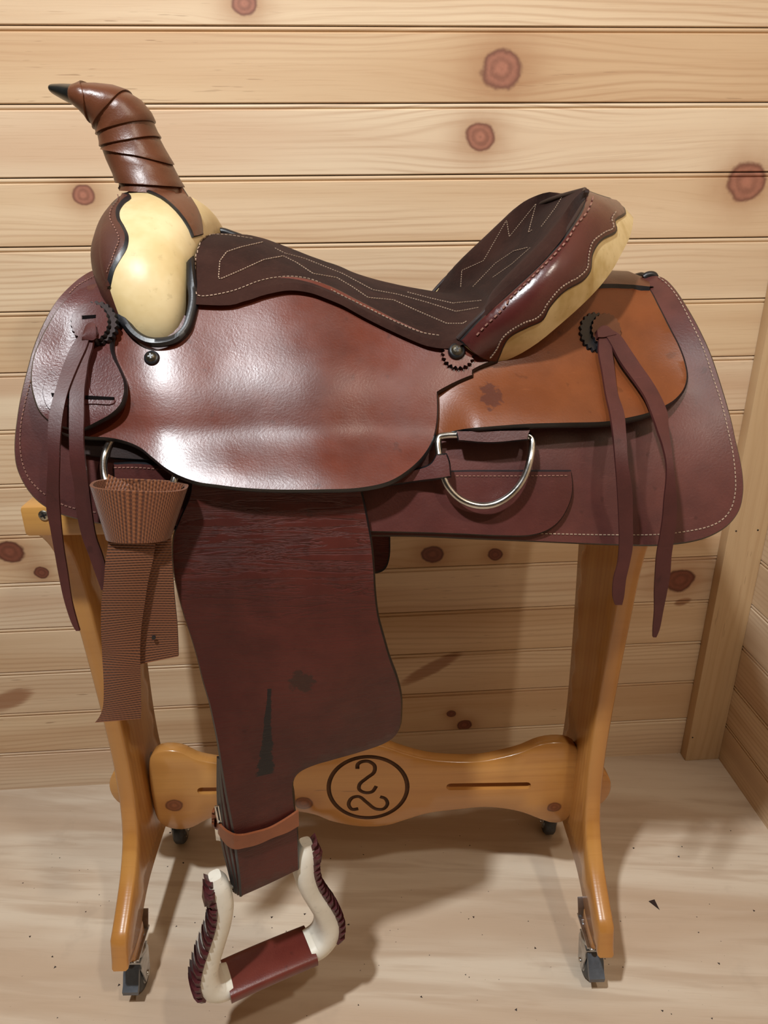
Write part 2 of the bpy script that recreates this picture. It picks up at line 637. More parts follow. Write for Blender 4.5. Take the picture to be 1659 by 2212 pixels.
def tube_geo(path, rad, sides=10, closed=False, cap=True):
    P = [Vector(p) for p in path]
    n = len(P)
    V, F = [], []
    up = None
    for i in range(n):
        a = P[(i - 1) % n] if (closed or i > 0) else P[i]
        b = P[(i + 1) % n] if (closed or i < n - 1) else P[i]
        t = (b - a).normalized()
        if up is None:
            up = t.orthogonal().normalized()
        up = (up - t * up.dot(t)).normalized()
        bi = t.cross(up)
        r = rad[i] if hasattr(rad, '__len__') else rad
        for k in range(sides):
            an = 2 * math.pi * k / sides
            V.append(P[i] + up * math.cos(an) * r + bi * math.sin(an) * r)
    F += grid_faces(n, sides, True)
    if closed:
        for j in range(sides):
            k = (j + 1) % sides
            F.append([(n - 1) * sides + j, (n - 1) * sides + k, k, j])
    elif cap:
        F.append(list(range(sides))[::-1])
        F.append([(n - 1) * sides + j for j in range(sides)])
    return V, F


def box_geo(c, ax, ay, az):
    c, ax, ay, az = Vector(c), Vector(ax), Vector(ay), Vector(az)
    V = [c + ax * sx + ay * sy + az * sz for sx in (-1, 1) for sy in (-1, 1) for sz in (-1, 1)]
    F = [(0, 1, 3, 2), (4, 6, 7, 5), (0, 4, 5, 1), (2, 3, 7, 6), (0, 2, 6, 4), (1, 5, 7, 3)]
    return V, F


def join(*geos):
    V, F = [], []
    for v, f in geos:
        o = len(V)
        V += list(v)
        F += [[i + o for i in ff] for ff in f]
    return V, F


def bevel_box(name, lo, hi, r, mat, parent=None, seg=2, **kw):
    me = bpy.data.meshes.new(name)
    bm = bmesh.new()
    bmesh.ops.create_cube(bm, size=1)
    for v in bm.verts:
        v.co = Vector([lo[k] + (v.co[k] + .5) * (hi[k] - lo[k]) for k in range(3)])
    if r:
        bmesh.ops.bevel(bm, geom=list(bm.edges), offset=r, segments=seg, profile=.5, affect='EDGES')
    bmesh.ops.recalc_face_normals(bm, faces=bm.faces)
    bm.to_mesh(me)
    bm.free()
    me.materials.append(mat)
    me.polygons.foreach_set('use_smooth', [True] * len(me.polygons))
    me.set_sharp_from_angle(angle=math.radians(40))
    return link(name, me, parent, **kw)


def cyl_geo(c, axis, r, h, sides=20, r2=None, bev=0.0):
    c, a = Vector(c), Vector(axis).normalized()
    u = a.orthogonal().normalized()
    w = a.cross(u)
    r2 = r if r2 is None else r2
    rings = [(-h / 2, r - bev), (-h / 2 + bev, r), (h / 2 - bev, r2), (h / 2, r2 - bev)] if bev else [(-h / 2, r), (h / 2, r2)]
    V, F = [], []
    for z, rr in rings:
        for k in range(sides):
            t = 2 * math.pi * k / sides
            V.append(c + a * z + u * rr * math.cos(t) + w * rr * math.sin(t))
    F += grid_faces(len(rings), sides, True)
    F.append(list(range(sides))[::-1])
    F.append([(len(rings) - 1) * sides + k for k in range(sides)])
    return V, F


# ------------------------------------------------------------------ the room
WALL_Y = 1.2736
Z0 = 1.3977
PB = 0.1
RX = 0.8239
CEIL = 2.6
LEFT_X, FRONT_Y = -4.2, -5.5

pine_l = [(0.75, .585, .395), (0.73, .55, .36), (0.77, .615, .43), (0.71, .53, .335)]
pine_d = [(0.62, .44, .275), (0.61, .42, .25), (0.63, .44, .285), (0.59, .395, .23)]
kn_px = [(527, 8, 24), (1085, 150, 38), (1038, 296, 27), (180, 422, 21), (1612, 392, 37), (933, 1197, 20), (1070, 1198, 14), (20, 1192, 27),
         (90, 1237, 14), (1468, 1254, 27), (975, 1542, 9), (1003, 1566, 13), (988, 1592, 9)]
knots = []
for (x, y, r) in kn_px:
    P = WY(x, y, WALL_Y)
    Q = WY(x + r, y, WALL_Y)
    knots.append((P.x, P.z, abs(Q.x - P.x)))
stk_px = [(20, 1512, 62, 22, .35), (930, 1445, 75, 16, .55), (1475, 1300, 20, 9, .2)]
streaks = []
for (x, y, a, b, sl) in stk_px:
    P = WY(x, y, WALL_Y)
    Q = WY(x + a, y, WALL_Y)
    R_ = WY(x, y + b, WALL_Y)
    streaks.append((P.x, P.z, abs(Q.x - P.x), abs(P.z - R_.z), sl))

BACKM = plain_mat('dark_gap', (0.12, .07, .035), .8, .2)


def board_profile(z_top, z_bot):
    """(across, proud) of a tongue-and-groove board with a bead under its top joint"""
    g = .0011
    pts = [(z_top - g, -.010), (z_top - g, -.0020), (z_top - .0022, -.0004), (z_top - .0040, .0), (z_top - .0056, -.0005), (z_top - .0068, -.0024),
           (z_top - .0078, -.0030), (z_top - .0088, -.0022), (z_top - .0098, .0)]
    if z_bot < 0.002:
        pts += [(0.0, 0.0), (0.0, -.010)]
    else:
        pts += [(z_bot + .0016, 0.0), (z_bot + .0004, -.0012), (z_bot + .0004, -.010)]
    return pts


wall_back = bevel_box('wall_back', (LEFT_X, WALL_Y + .009, 0), (RX + .02, WALL_Y + .03, CEIL), 0, BACKM, kind='structure', label='back wall of horizontal knotty pine boards')
wall_right = bevel_box('wall_right', (RX + .009, FRONT_Y, 0), (RX + .03, WALL_Y + .009, CEIL), 0, BACKM, kind='structure', label='side wall of horizontal pine boards at the corner')
kmin = -int((CEIL - Z0) / PB) - 1
for k in range(kmin, 14):
    zt, zb = min(CEIL, Z0 - k * PB), max(0.0, Z0 - (k + 1) * PB)
    if zt - zb < .015:
        continue
    pr = board_profile(zt, zb)
    kk = [q for q in knots if zb - .02 < q[1] < zt + .004] if k < 13 else []
    ss_ = [q for q in streaks if zb - .03 < q[1] < zt + .03]
    i = (k * 7 + 3) % 4
    mt = wood_mat('pine_board', 'x', 'z', k + 20.0, pine_l[i], pine_d[i], kk, ss_, knot_col=(0.27, .115, .075) if k < 3 else (0.14, .045, .026), broad=9.0 if k in (0, 1) else 16.0, linew=.4 if k in (0, 1) else .32)
    V = [(x, WALL_Y - p, z) for x in (LEFT_X, RX + .008) for (z, p) in pr]
    n = len(pr)
    F = [[j, j + 1, n + j + 1, n + j] for j in range(n - 1)] + [list(range(n)), list(range(n, 2 * n))[::-1]]
    o = mk('board', V, F, mt, wall_back, smooth=False)
    mt2 = wood_mat('pine_board_side', 'y', 'z', k + 61.0, tuple(c * .96 for c in pine_l[(i + 1) % 4]), tuple(c * .9 for c in pine_d[(i + 2) % 4]))
    V = [(RX - p, y, z) for y in (FRONT_Y, WALL_Y - .012) for (z, p) in pr]
    mk('board', V, F, mt2, wall_right, smooth=False)

# corner board
CORN = wood_mat('corner_board_pine', 'z', 'x', 3.3, (0.66, .47, .27), (0.57, .39, .215), [], [], ring=70, linew=.22)
me_ = bevel_box('trim_1', (0.7465, WALL_Y - .026, 0.0), (RX, WALL_Y, CEIL), .0018, CORN, kind='structure', label='upright pine corner board between the two walls')
# nail holes
for (x, y) in [(1590, 1147), (1637, 1145), (1496, 1593)]:
    P = WY(x, y, WALL_Y - .026)
    v, f = cyl_geo((P.x, WALL_Y - .0262, P.z), (0, 1, 0), .0016, .0012, 8)
    mk('nail_hole', v, f, EDGE, me_)

# floor
n = NT('plywood_floor')
s = n.sep(n.obj())
A = n.ma('ADD', n.ma('MULTIPLY', s[0], .96), n.ma('MULTIPLY', s[1], -.12))
Cc = n.ma('ADD', n.ma('MULTIPLY', s[1], .96), n.ma('MULTIPLY', s[0], .12))
b1 = n.noise(n.comb(n.ma('MULTIPLY', A, 1.1), n.ma('MULTIPLY', Cc, 9.0), 0.3), 1.0, 3, .55, .4)
b2 = n.noise(n.comb(n.ma('MULTIPLY', A, 3.2), n.ma('MULTIPLY', Cc, 34.0), 4.3), 1.0, 3, .6, .4)
b3 = n.noise(n.comb(n.ma('MULTIPLY', A, 14.0), n.ma('MULTIPLY', Cc, 420.0), 7.3), 1.0, 2, .6)
col = n.mix(n.ss(b1, .36, .66), (0.70, .595, .465), (0.55, .415, .295))
col = n.mix(n.ma('MULTIPLY', n.ss(b2, .46, .66), .55), col, (0.49, .36, .25))
col = n.mix(n.ma('MULTIPLY', n.ss(b3, .55, .8), .28), col, (0.48, .345, .23))
dirt = n.noise(n.obj(), 9, 4, .65)
col = n.mix(n.ma('MULTIPLY', n.ss(dirt, .58, .75), .22), col, (0.33, .25, .185))
sp = n.noise(n.obj(), 160, 2, .5)
col = n.mix(n.ma('MULTIPLY', n.ss(sp, .74, .79), .7), col, (0.13, .085, .05))
FLOOR = n.fin(col, .62, .3, 0, n.bump(n.ma('ADD', b3, b2), .12, .001))
bevel_box('floor', (LEFT_X, FRONT_Y, -.02), (RX + .03, WALL_Y + .03, 0), 0, FLOOR, kind='structure', label='unfinished plywood floor')
PINEP = wood_mat('pine_far', 'x', 'y', 2.2, (0.20, .135, .08), (0.16, .105, .06))  # unseen ceiling: pine tone darkened to cut bounced light
bevel_box('ceiling', (LEFT_X, FRONT_Y, CEIL), (RX + .03, WALL_Y + .03, CEIL + .02), 0, PINEP, kind='structure', label='pine board ceiling')
PINEQ = wood_mat('pine_far_side', 'y', 'z', 2.9, (0.20, .135, .08), (0.16, .105, .06))  # same darkened tone, keeps bounce off the unseen left wall low
bevel_box('wall_left', (LEFT_X - .02, FRONT_Y, 0), (LEFT_X, WALL_Y + .03, CEIL), 0, PINEQ, kind='structure', label='pine board side wall opposite the corner')
PINER = wood_mat('pine_far_front', 'x', 'z', 5.9, (0.20, .135, .08), (0.16, .105, .06))  # unseen wall behind the camera, darkened likewise against bounced light
bevel_box('wall_front', (LEFT_X, FRONT_Y - .02, 0), (RX + .03, FRONT_Y, CEIL), 0, PINER, kind='structure', label='pine board wall behind the camera')

# ------------------------------------------------------------------ the stand
VARN = wood_mat('varnished_pine_upright', 'z', 'y', 11.0, (0.53, .255, .066), (0.45, .195, .045), [(-.03, .56, .016), (.31, .02, .012)], [], .26, 75, .5, .35, knot_col=(.10, .03, .012), red=(.30, .105, .025))
VARNX = wood_mat('varnished_pine_stretcher', 'x', 'z', 14.0, (0.56, .275, .075), (0.49, .22, .055),
                 [(LY(1197, 1744, -.011).x, LY(1197, 1744, -.011).z, .0105), (LY(655, 1735, -.011).x, LY(655, 1735, -.011).z, .013), (LY(377, 1740, -.011).x, LY(377, 1740, -.011).z, .012)],
                 [], .26, 60, .5, .35, knot_col=(.16, .05, .017), red=(.33, .125, .032), linew=.2)
BURN = plain_mat('carved_dark_wood', (0.10, .042, .016), .6, .3)
stand = empty('saddle_stand', ORG, ANG, label='varnished pine saddle stand on casters with a carved stretcher board', cat='saddle stand')

half = [(-.160, .806), (-.138, .785), (-.118, .755), (-.104, .705), (-.094, .63), (-.082, .53), (-.074, .44), (-.071, .37), (-.076, .30), (-.090, .25), (-.118, .213), (-.152, .186), (-.192, .160, 1),
        (-.205, .114, 1), (-.168, .110), (-.135, .114), (-.108, .130), (-.075, .142), (-.035, .146)]
ol = [(-.160, .806, 1)] + half[1:] + [(-p[0],) + tuple(p[1:]) for p in half[::-1]][:-1] + [(.160, .806, 1)]


def flat_plate(name, outline, mapf, thick_vec, mats, parent, step, grid, holes=(), bev=.0018, **kw):
    poly = smooth_outline(outline, step)
    if signed_area(poly) < 0:
        poly = poly[::-1]
    ins = inset(poly, bev)
    hs = [np.array(h, float) for h in holes]
    vo, faces, lids = fill(ins, grid, hs)
    tv = Vector(thick_vec)
    tn = tv.normalized()
    V = [mapf(*p) for p in vo] + [mapf(*p) + tv for p in vo]
    nt = len(vo)
    F = []
    for f in faces:
        F.append(f)
        F.append([i + nt for i in reversed(f)])
    n = len(poly)
    s = len(V)
    V += [mapf(*p) + tn * bev for p in poly] + [mapf(*p) + tv - tn * bev for p in poly]
    lid = lids[0]
    for i in range(n):
        j = (i + 1) % n
        F += [[lid[i], s + i, s + j, lid[j]], [s + i, s + n + i, s + n + j, s + j], [s + n + i, lid[i] + nt, lid[j] + nt, s + n + j]]
    for l in lids[1:]:
        for i in range(len(l)):
            j = (i + 1) % len(l)
            F.append([l[i], l[j], l[j] + nt, l[i] + nt])
    return mk(name, V, F, mats, parent, None, **kw)


XI_L, XI_R, PT = -.351, .348, .024
for xi, sg in ((XI_L, -1), (XI_R, 1)):
    flat_plate('end_panel', ol, lambda y, z, xi=xi: Vector((xi, y, z)), (sg * PT, 0, 0), VARN, stand, .012, .03, bev=.003)

# stretcher
YS = -.011
st_top = [(321, 1660), (324, 1638), (338, 1626), (362, 1622), (392, 1626), (420, 1640), (455, 1648), (520, 1655), (600, 1648), (680, 1628), (740, 1612), (795, 1607), (834, 1615), (875, 1629), (921, 1641),
          (966, 1646), (1035, 1646), (1081, 1638), (1127, 1626), (1163, 1611), (1195, 1605), (1228, 1607), (1248, 1620), (1254, 1640)]
st_bot = [(1248, 1690), (1241, 1740), (1232, 1762), (1218, 1775), (1195, 1779), (1168, 1771), (1131, 1757), (1095, 1749), (1049, 1745), (989, 1750), (921, 1759), (875, 1773), (838, 1784), (783, 1787), (714, 1775),
          (682, 1762), (620, 1752), (550, 1752), (465, 1765), (447, 1772), (416, 1788), (395, 1793), (362, 1789), (342, 1774), (327, 1720)]
so = []
for (x, y) in st_top + st_bot:
    P = LY(x, y, YS)
    so.append((P.x, P.z))


def slot(x0, y0, x1, y1, h):
    a, b = LY(x0, y0, YS), LY(x1, y1, YS)
    r = h / 2
    pts = []
    for k in range(7):
        t = math.pi / 2 + math.pi * k / 6
        pts.append((a.x + r + r * math.cos(t), a.z + r * math.sin(t)))
    for k in range(7):
        t = -math.pi / 2 + math.pi * k / 6
        pts.append((b.x - r + r * math.cos(t), b.z + r * math.sin(t)))
    return pts


holes = [slot(964, 1700, 1147, 1697, .0145), slot(426, 1709, 606, 1706, .0145)]
stretcher = flat_plate('stretcher', so, lambda x, z: Vector((x, YS, z)), (0, .022, 0), [VARNX, BURN], stand, .010, .03, holes, .002)
# carved ring and the two S marks: grooves cut out of the board
cp, cr = LY(795, 1700, YS), None
cr = (LY(880, 1700, YS).x - LY(710, 1700, YS).x) / 2
gz = (LY(795, 1633, YS).z + LY(795, 1768, YS).z) / 2
ringp = [Vector((cp.x + cr * math.cos(t), YS, gz + cr * math.sin(t))) for t in np.linspace(0, 2 * math.pi, 64, endpoint=False)]
S1 = [(772, 1661), (773, 1651), (783, 1645), (797, 1645), (809, 1654), (808, 1668), (792, 1681), (777, 1694), (776, 1705), (788, 1712), (804, 1710), (813, 1698)]
S2 = [(774, 1747), (760, 1748), (753, 1737), (760, 1724), (776, 1721), (792, 1733), (811, 1747), (829, 1747), (837, 1736), (832, 1725), (821, 1721)]
cutg = [tube_geo(ringp, .0037, 8, True)]
for q in (S1, S2):
    c = crom(q, 5)
    cutg.append(tube_geo([LY(a, b, YS) for a, b in c], .0034, 8))
cv, cf = join(*cutg)
cutter = mk('cutter', cv, cf, BURN, stand, smooth=False)
for p in cutter.data.polygons:
    p.material_index = 0
bmod = stretcher.modifiers.new('cut', 'BOOLEAN')
bmod.operation = 'DIFFERENCE'
bmod.object = cutter
bmod.solver = 'EXACT'
try:
    bmod.material_mode = 'TRANSFER'
except Exception:
    pass
bpy.context.view_layer.update()
dg = bpy.context.evaluated_depsgraph_get()
newm = bpy.data.meshes.new_from_object(stretcher.evaluated_get(dg))
stretcher.modifiers.clear()
stretcher.data = newm
bpy.data.objects.remove(cutter, do_unlink=True)
# tenon ends outside the panels
for sg, xp in ((-1, XI_L - PT), (1, XI_R + PT)):
    zc = LY(247 if sg < 0 else 1322, 1694, 0).z
    pts = [(xp - sg * .004, zc - .042, 1)] + [(xp + sg * .040 * math.cos(t) ** .8 if math.cos(t) > 0 else xp, zc + .042 * math.sin(t)) for t in np.linspace(-1.5, 1.5, 9)] + [(xp - sg * .004, zc + .042, 1)]
    flat_plate('tenon', pts, lambda x, z: Vector((x, YS, z)), (0, .022, 0), VARNX, stand, .008, .03, bev=.002)

# rails
RAIL = wood_mat('varnished_pine_rail', 'x', 'z', 18.0, (0.58, .30, .08), (0.5, .24, .06), [], [], .26, 60, .5, .35, red=(.33, .13, .035), linew=.2)
for sg in (-1, 1):
    lo = (-.381, min(sg * .168, sg * .132), .804)
    hi = (.384, max(sg * .168, sg * .132), .842)
    rail = bevel_box('rail', lo, hi, .005, RAIL, stand)
    for px in (95,):
        P = LY(px, 1113, -.168)
        for xs in (P.x, .37):
            v, f = cyl_geo((xs, sg * .1685, P.z), (0, sg, 0), .0062, .002, 18, bev=.0006)
            sc = mk('screw', v, f, IRON, rail)
            g = join(box_geo((xs, sg * .1695, P.z), (.0036, 0, .0012), (0, .0004, 0), (-.0003, 0, .0009)), box_geo((xs, sg * .1695, P.z), (.0012, 0, -.0036), (0, .0004, 0), (.0009, 0, .0003)))
            mk('cross_slot', *g, EDGE, rail)


def caster(x, y, sgy, brake=True):
    c = empty('caster', (x, y, 0), 0.0, stand)
    r = .027
    zw = r
    v, f = cyl_geo((0, 0, zw), (1, 0, 0), r, .021, 26, bev=.004)
    mk('wheel', v, f, WHEEL, c)
    for s_ in (-1, 1):
        v, f = cyl_geo((s_ * .0108, 0, zw), (1, 0, 0), .015, .002, 20)
        mk('hub', v, f, ZINC, c)
    g = []
    for s_ in (-1, 1):
        pts = [(-.011, .020), (.011, .020), (.020, .062), (.016, .074), (-.016, .074), (-.018, .060)]
        V = [Vector((s_ * .0135 + d, y_ * sgy * -1, z_)) for d in (-.0011, .0011) for (y_, z_) in pts]
        F = [[0, 1, 2, 3, 4, 5], [11, 10, 9, 8, 7, 6]] + [[i, (i + 1) % 6, (i + 1) % 6 + 6, i + 6] for i in range(6)]
        g.append((V, F))
    g.append(box_geo((0, 0, .0735), (.0146, 0, 0), (0, .019, 0), (0, 0, .0014)))
    g.append(cyl_geo((0, 0, .081), (0, 0, 1), .019, .012, 22, bev=.003))
    mk('fork', *join(*g), ZINC, c, smooth=True)
    # mounting plate, bent up under the foot
    g = [box_geo((0, -sgy * .004, .0905), (.0165, 0, 0), (0, .030, 0), (0, 0, .0015)),
         box_geo((0, -sgy * .034, .104), (.0165, 0, 0), (0, .007 * -sgy, .014), (0, .0012, .0008))]
    for xx in (-.010, .010):
        for yy in (-.028, .018):
            g.append(cyl_geo((xx, yy, .0925), (0, 0, 1), .0042, .004, 10, bev=.001))
    mk('mounting_plate', *join(*g), ZINC, c)
    v, f = cyl_geo((0, 0, zw), (1, 0, 0), .0045, .034, 12, bev=.001)
    mk('axle_bolt', v, f, STEEL, c)
    if brake:
        pr = [(.004, .076), (.016, .070), (.026, .060), (.034, .046), (.041, .040), (.040, .032), (.033, .036), (.026, .046), (.018, .058), (.004, .066)]
        V = [Vector((d, y_ * sgy, z_)) for d in (-.012, .012) for (y_, z_) in pr]
        n_ = len(pr)
        F = [list(range(n_)), list(range(n_, 2 * n_))[::-1]] + [[i, (i + 1) % n_, (i + 1) % n_ + n_, i + n_] for i in range(n_)]
        mk('brake_pedal', V, F, PEDAL, c)
    return c


for (x, y) in ((-.364, -.146), (.360, -.146), (-.364, .146), (.360, .146)):
    caster(x, y, -1 if y < 0 else 1, True)
# blocks of the feet that the casters are screwed to
for xi, sg in ((XI_L, -1), (XI_R, 1)):
    for s_ in (-1, 1):
        bevel_box('foot_block', (min(xi, xi + sg * PT), s_ * .150 - .026, .0915), (max(xi, xi + sg * PT), s_ * .150 + .026, .118), .002, VARN, stand)

# ------------------------------------------------------------------ the saddle
saddle = empty('western_saddle', ORG, ANG, label='burgundy leather western saddle with cream rawhide swell resting on the stand', cat='saddle')

ctrl = [
    # front edge of the skirt
    (205, 578, -.105), (130, 648, -.15), (75, 740, -.185), (45, 850, -.215), (30, 960, -.232), (60, 1063, -.243), (130, 1113, -.248), (215, 1135, -.250),
    # bottom edge
    (400, 1145, -.252), (600, 1155, -.254), (800, 1160, -.254), (1000, 1163, -.253), (1266, 1176, -.252), (1426, 1179, -.249), (1540, 1157, -.243), (1600, 1102, -.234), (1608, 1034, -.222),
    # rear edge
    (1582, 906, -.19), (1536, 760, -.145), (1490, 668, -.10), (1433, 596, -.035), (1389, 595, -.012),
    # under the seat
    (420, 645, -.150), (530, 632, -.140), (627, 611, -.130), (701, 625, -.130), (784, 668, -.138), (884, 716, -.155), (960, 736, -.165), (1010, 745, -.168),
    # body
    (330, 770, -.192), (250, 700, -.170), (160, 720, -.165), (150, 870, -.212), (470, 800, -.192), (700, 780, -.182), (560, 900, -.215), (800, 900, -.208), (700, 1000, -.236), (350, 950, -.235), (500, 1010, -.240), (900, 960, -.222),
    (990, 800, -.180), (1100, 820, -.186), (1080, 760, -.168), (1200, 900, -.210), (1250, 720, -.130), (1330, 620, -.055), (1400, 760, -.128), (1380, 860, -.175), (1480, 840, -.160), (1200, 1020, -.236), (1450, 1000, -.215),
    (300, 600, -.140), (1180, 760, -.160), (200, 1000, -.237)]
_cx = np.array([[c[0] / 1000, c[1] / 1000] for c in ctrl])
_cy = np.array([c[2] for c in ctrl])


def _U(r):
    return np.where(r > 1e-9, r * r * np.log(np.maximum(r, 1e-9)), 0)


_K = _U(np.linalg.norm(_cx[:, None] - _cx[None], axis=2)) + np.eye(len(ctrl)) * 2e-3
_P = np.c_[np.ones(len(ctrl)), _cx]
_A = np.zeros((len(ctrl) + 3,) * 2)
_A[:len(ctrl), :len(ctrl)] = _K
_A[:len(ctrl), len(ctrl):] = _P
_A[len(ctrl):, :len(ctrl)] = _P.T
_sol = np.linalg.solve(_A, np.r_[_cy, 0, 0, 0])


def FD(px, py):
    q = np.array([px / 1000, py / 1000])
    return float(_U(np.linalg.norm(_cx - q, axis=1)) @ _sol[:len(ctrl)] + _sol[len(ctrl)] + _sol[len(ctrl) + 1:] @ q)


def sst(x, a, b):
    t = min(1, max(0, (x - a) / (b - a)))
    return t * t * (3 - 2 * t)


def surf(depth):
    def pos(px, py):
        P = LY(px, py, depth(px, py))
        e = 6.0
        X = LY(px + e, py, depth(px + e, py)) - LY(px - e, py, depth(px - e, py))
        Y = LY(px, py + e, depth(px, py + e)) - LY(px, py - e, depth(px, py - e))
        N = X.cross(Y).normalized()
        if N.dot(CL - P) < 0:
            N = -N
        return P, N
    return pos


def bvh_of(o):
    me = o.data
    return BVHTree.FromPolygons([v.co.copy() for v in me.vertices], [list(p.vertices) for p in me.polygons])


def surf_ray(bvh, off=0.0, centre=None):
    """surface under a pixel of an already built mesh"""
    def pos(px, py):
        qx, qy = px, py
        for k in range(60):
            d = rayl(qx, qy).normalized()
            h = bvh.ray_cast(CL, d)
            if h[0] is not None:
                N = h[1].normalized()
                if N.dot(CL - h[0]) < 0:
                    N = -N
                P = h[0]
                return P + N * off, N
            qx += (centre[0] - qx) * .012
            qy += (centre[1] - qy) * .012
        return LY(px, py, -.1), Vector((0, -1, 0))
    return pos


STITCHES = {}


def stitches(name, path, pos, parent, mat, step=9.0, fill_=.62, w=.0005, lift=.0004, curve=True):
    p = crom(path, 8) if curve and len(path) > 2 else np.array(path, float)
    p = resample(p, 1.5)
    d = np.r_[0, np.cumsum(np.linalg.norm(np.diff(p, axis=0), axis=1))]
    V, F = [], []
    t = 0.0
    while t + step * fill_ < d[-1]:
        a = [np.interp(t, d, p[:, k]) for k in (0, 1)]
        b = [np.interp(t + step * fill_, d, p[:, k]) for k in (0, 1)]
        A_, NA = pos(*a)
        B_, NB = pos(*b)
        ax = (B_ - A_)
        if .0005 < ax.length < .03:
            nrm = (NA + NB).normalized()
            side = nrm.cross(ax.normalized()).normalized()
            v, f = box_geo((A_ + B_) / 2 + nrm * lift, ax * .5, side * w, nrm * w * .8)
            o = len(V)
            V += v
            F += [[i + o for i in q] for q in f]
        t += step
    if V:
        mk(name, V, F, mat, parent, smooth=False, kind='stuff')


def mirrored(o, name, parent=None):
    me = o.data.copy()
    for v in me.vertices:
        v.co.y = -v.co.y
    bm = bmesh.new()
    bm.from_mesh(me)
    bmesh.ops.reverse_faces(bm, faces=bm.faces)
    bm.to_mesh(me)
    bm.free()
    return link(name, me, parent or saddle)


# ---- skirt
skirt_ol = [(208, 577, 1), (193, 583), (169, 598), (142, 622), (120, 647), (102, 677), (84, 714), (69, 753), (59, 789), (48, 831), (39, 873), (33, 913), (29, 949), (29, 982), (33, 1009), (45, 1039), (60, 1063), (78, 1083),
            (102, 1100), (130, 1113), (169, 1124), (211, 1133), (300, 1143), (400, 1149), (600, 1156), (800, 1160), (900, 1161), (991, 1165), (1083, 1169), (1174, 1173), (1266, 1177), (1357, 1180), (1426, 1180),
            (1495, 1172), (1540, 1158), (1577, 1134), (1600, 1102), (1608, 1066), (1608, 1034), (1602, 993), (1591, 947), (1582, 906), (1559, 828), (1536, 760), (1508, 700), (1481, 654), (1456, 618), (1435, 598), (1417, 592),
            (1380, 598, 1), (1330, 640), (1250, 720), (1150, 790), (1000, 800), (850, 770), (700, 700), (560, 680), (440, 690), (330, 640), (255, 590)]
skirt_pos = surf(lambda x, y: FD(x, y))
skirt = panel('skirt', skirt_ol, skirt_pos, .009, [SKIRT, EDGE], saddle, step=9, grid=17, bev=4)
mirrored(skirt, 'skirt')
stitches('stitching', [(66, 822), (51, 885), (45, 922), (44, 967), (50, 1003), (63, 1033), (81, 1054), (99, 1069), (136, 1090), (166, 1099), (215, 1108)], skirt_pos, skirt, THREADD, 9)
stitches('stitching', [(1150, 1152), (1202, 1153), (1312, 1155), (1426, 1154), (1486, 1147), (1531, 1137), (1559, 1123), (1579, 1098), (1588, 1061), (1588, 1029), (1582, 974), (1572, 929), (1561, 880), (1540, 815), (1518, 750), (1490, 691), (1463, 641), (1440, 613), (1421, 598)],
         skirt_pos, skirt, THREAD, 9)
stitches('stitching', [(150, 634), (168, 617), (190, 604), (212, 593)], skirt_pos, skirt, THREADD, 7)

# wool-lined bars under the skirts that sit on the rails
for sg in (-1, 1):
    cs = [(-.232, .850), (-.222, .838), (-.165, .846), (-.132, .8415), (-.105, .875), (-.075, .985), (-.095, .99), (-.15, .97), (-.19, .93)]
    xs = np.linspace(-.27, .33, 13)
    V = []
    for x in xs:
        kx = 1 - .18 * abs(x / .33) ** 3
        for (y, z) in cs:
            yy = y * (kx if y < -.17 else 1.0)
            V.append((x, sg * -yy if sg > 0 else yy, z - (.0 if z < .9 else .05 * abs(x / .33) ** 2)))
    nn = len(cs)
    F = grid_faces(len(xs), nn, True) + [list(range(nn)), [(len(xs) - 1) * nn + i for i in range(nn)][::-1]]
    mk('lined_bar', V, F, FLEECE, saddle)

# ---- plate on the skirt under the rear ring
plate_ol = [(243, 1000, 1), (300, 998), (420, 1014), (600, 1030), (800, 1030), (975, 1016), (1100, 1015), (1236, 1015, 1), (1239, 1034), (1239, 1066), (1229, 1098), (1211, 1127), (1184, 1148), (1147, 1159), (1083, 1160), (991, 1156), (900, 1153),
            (800, 1151), (600, 1147), (420, 1140), (300, 1130), (246, 1120, 1)]
plate_pos = surf(lambda x, y: FD(x, y) - .006)
plate = panel('rigging_plate', plate_ol, plate_pos, .0062, [BURG, EDGE], saddle, step=9, grid=18, bev=4)
stitches('stitching', [(985, 1028), (1100, 1028), (1233, 1027)], plate_pos, plate, THREADD, 9)
stitches('stitching', [(247, 1010), (300, 1010), (367, 1016), (410, 1022)], plate_pos, plate, THREADD, 9)

# dark strap of the front rigging under the seat jockey
strap_pos = surf(lambda x, y: FD(x, y) - .006)
panel('front_rigging_strap', [(165, 915, 1), (260, 920), (420, 930, 1), (430, 1000, 1), (330, 997), (245, 992), (180, 984, 1)], strap_pos, .006, [DARKL, EDGE], saddle, step=10, grid=20)

# ---- fender and stirrup leather (hangs between skirt and seat jockey, turned at the bottom)


def fender_depth(px, py):
    base = -.2635 - .010 * sst(py, 1060, 1300)
    tw = sst(py, 1400, 1880)
    base += tw * (px - 575) * .00026
    # slow sweep of the wide lobe towards the stand
    base += .020 * sst(px, 700, 880) * sst(py, 1250, 1600)
    return base + .004 * sst(py, 1500, 1800)


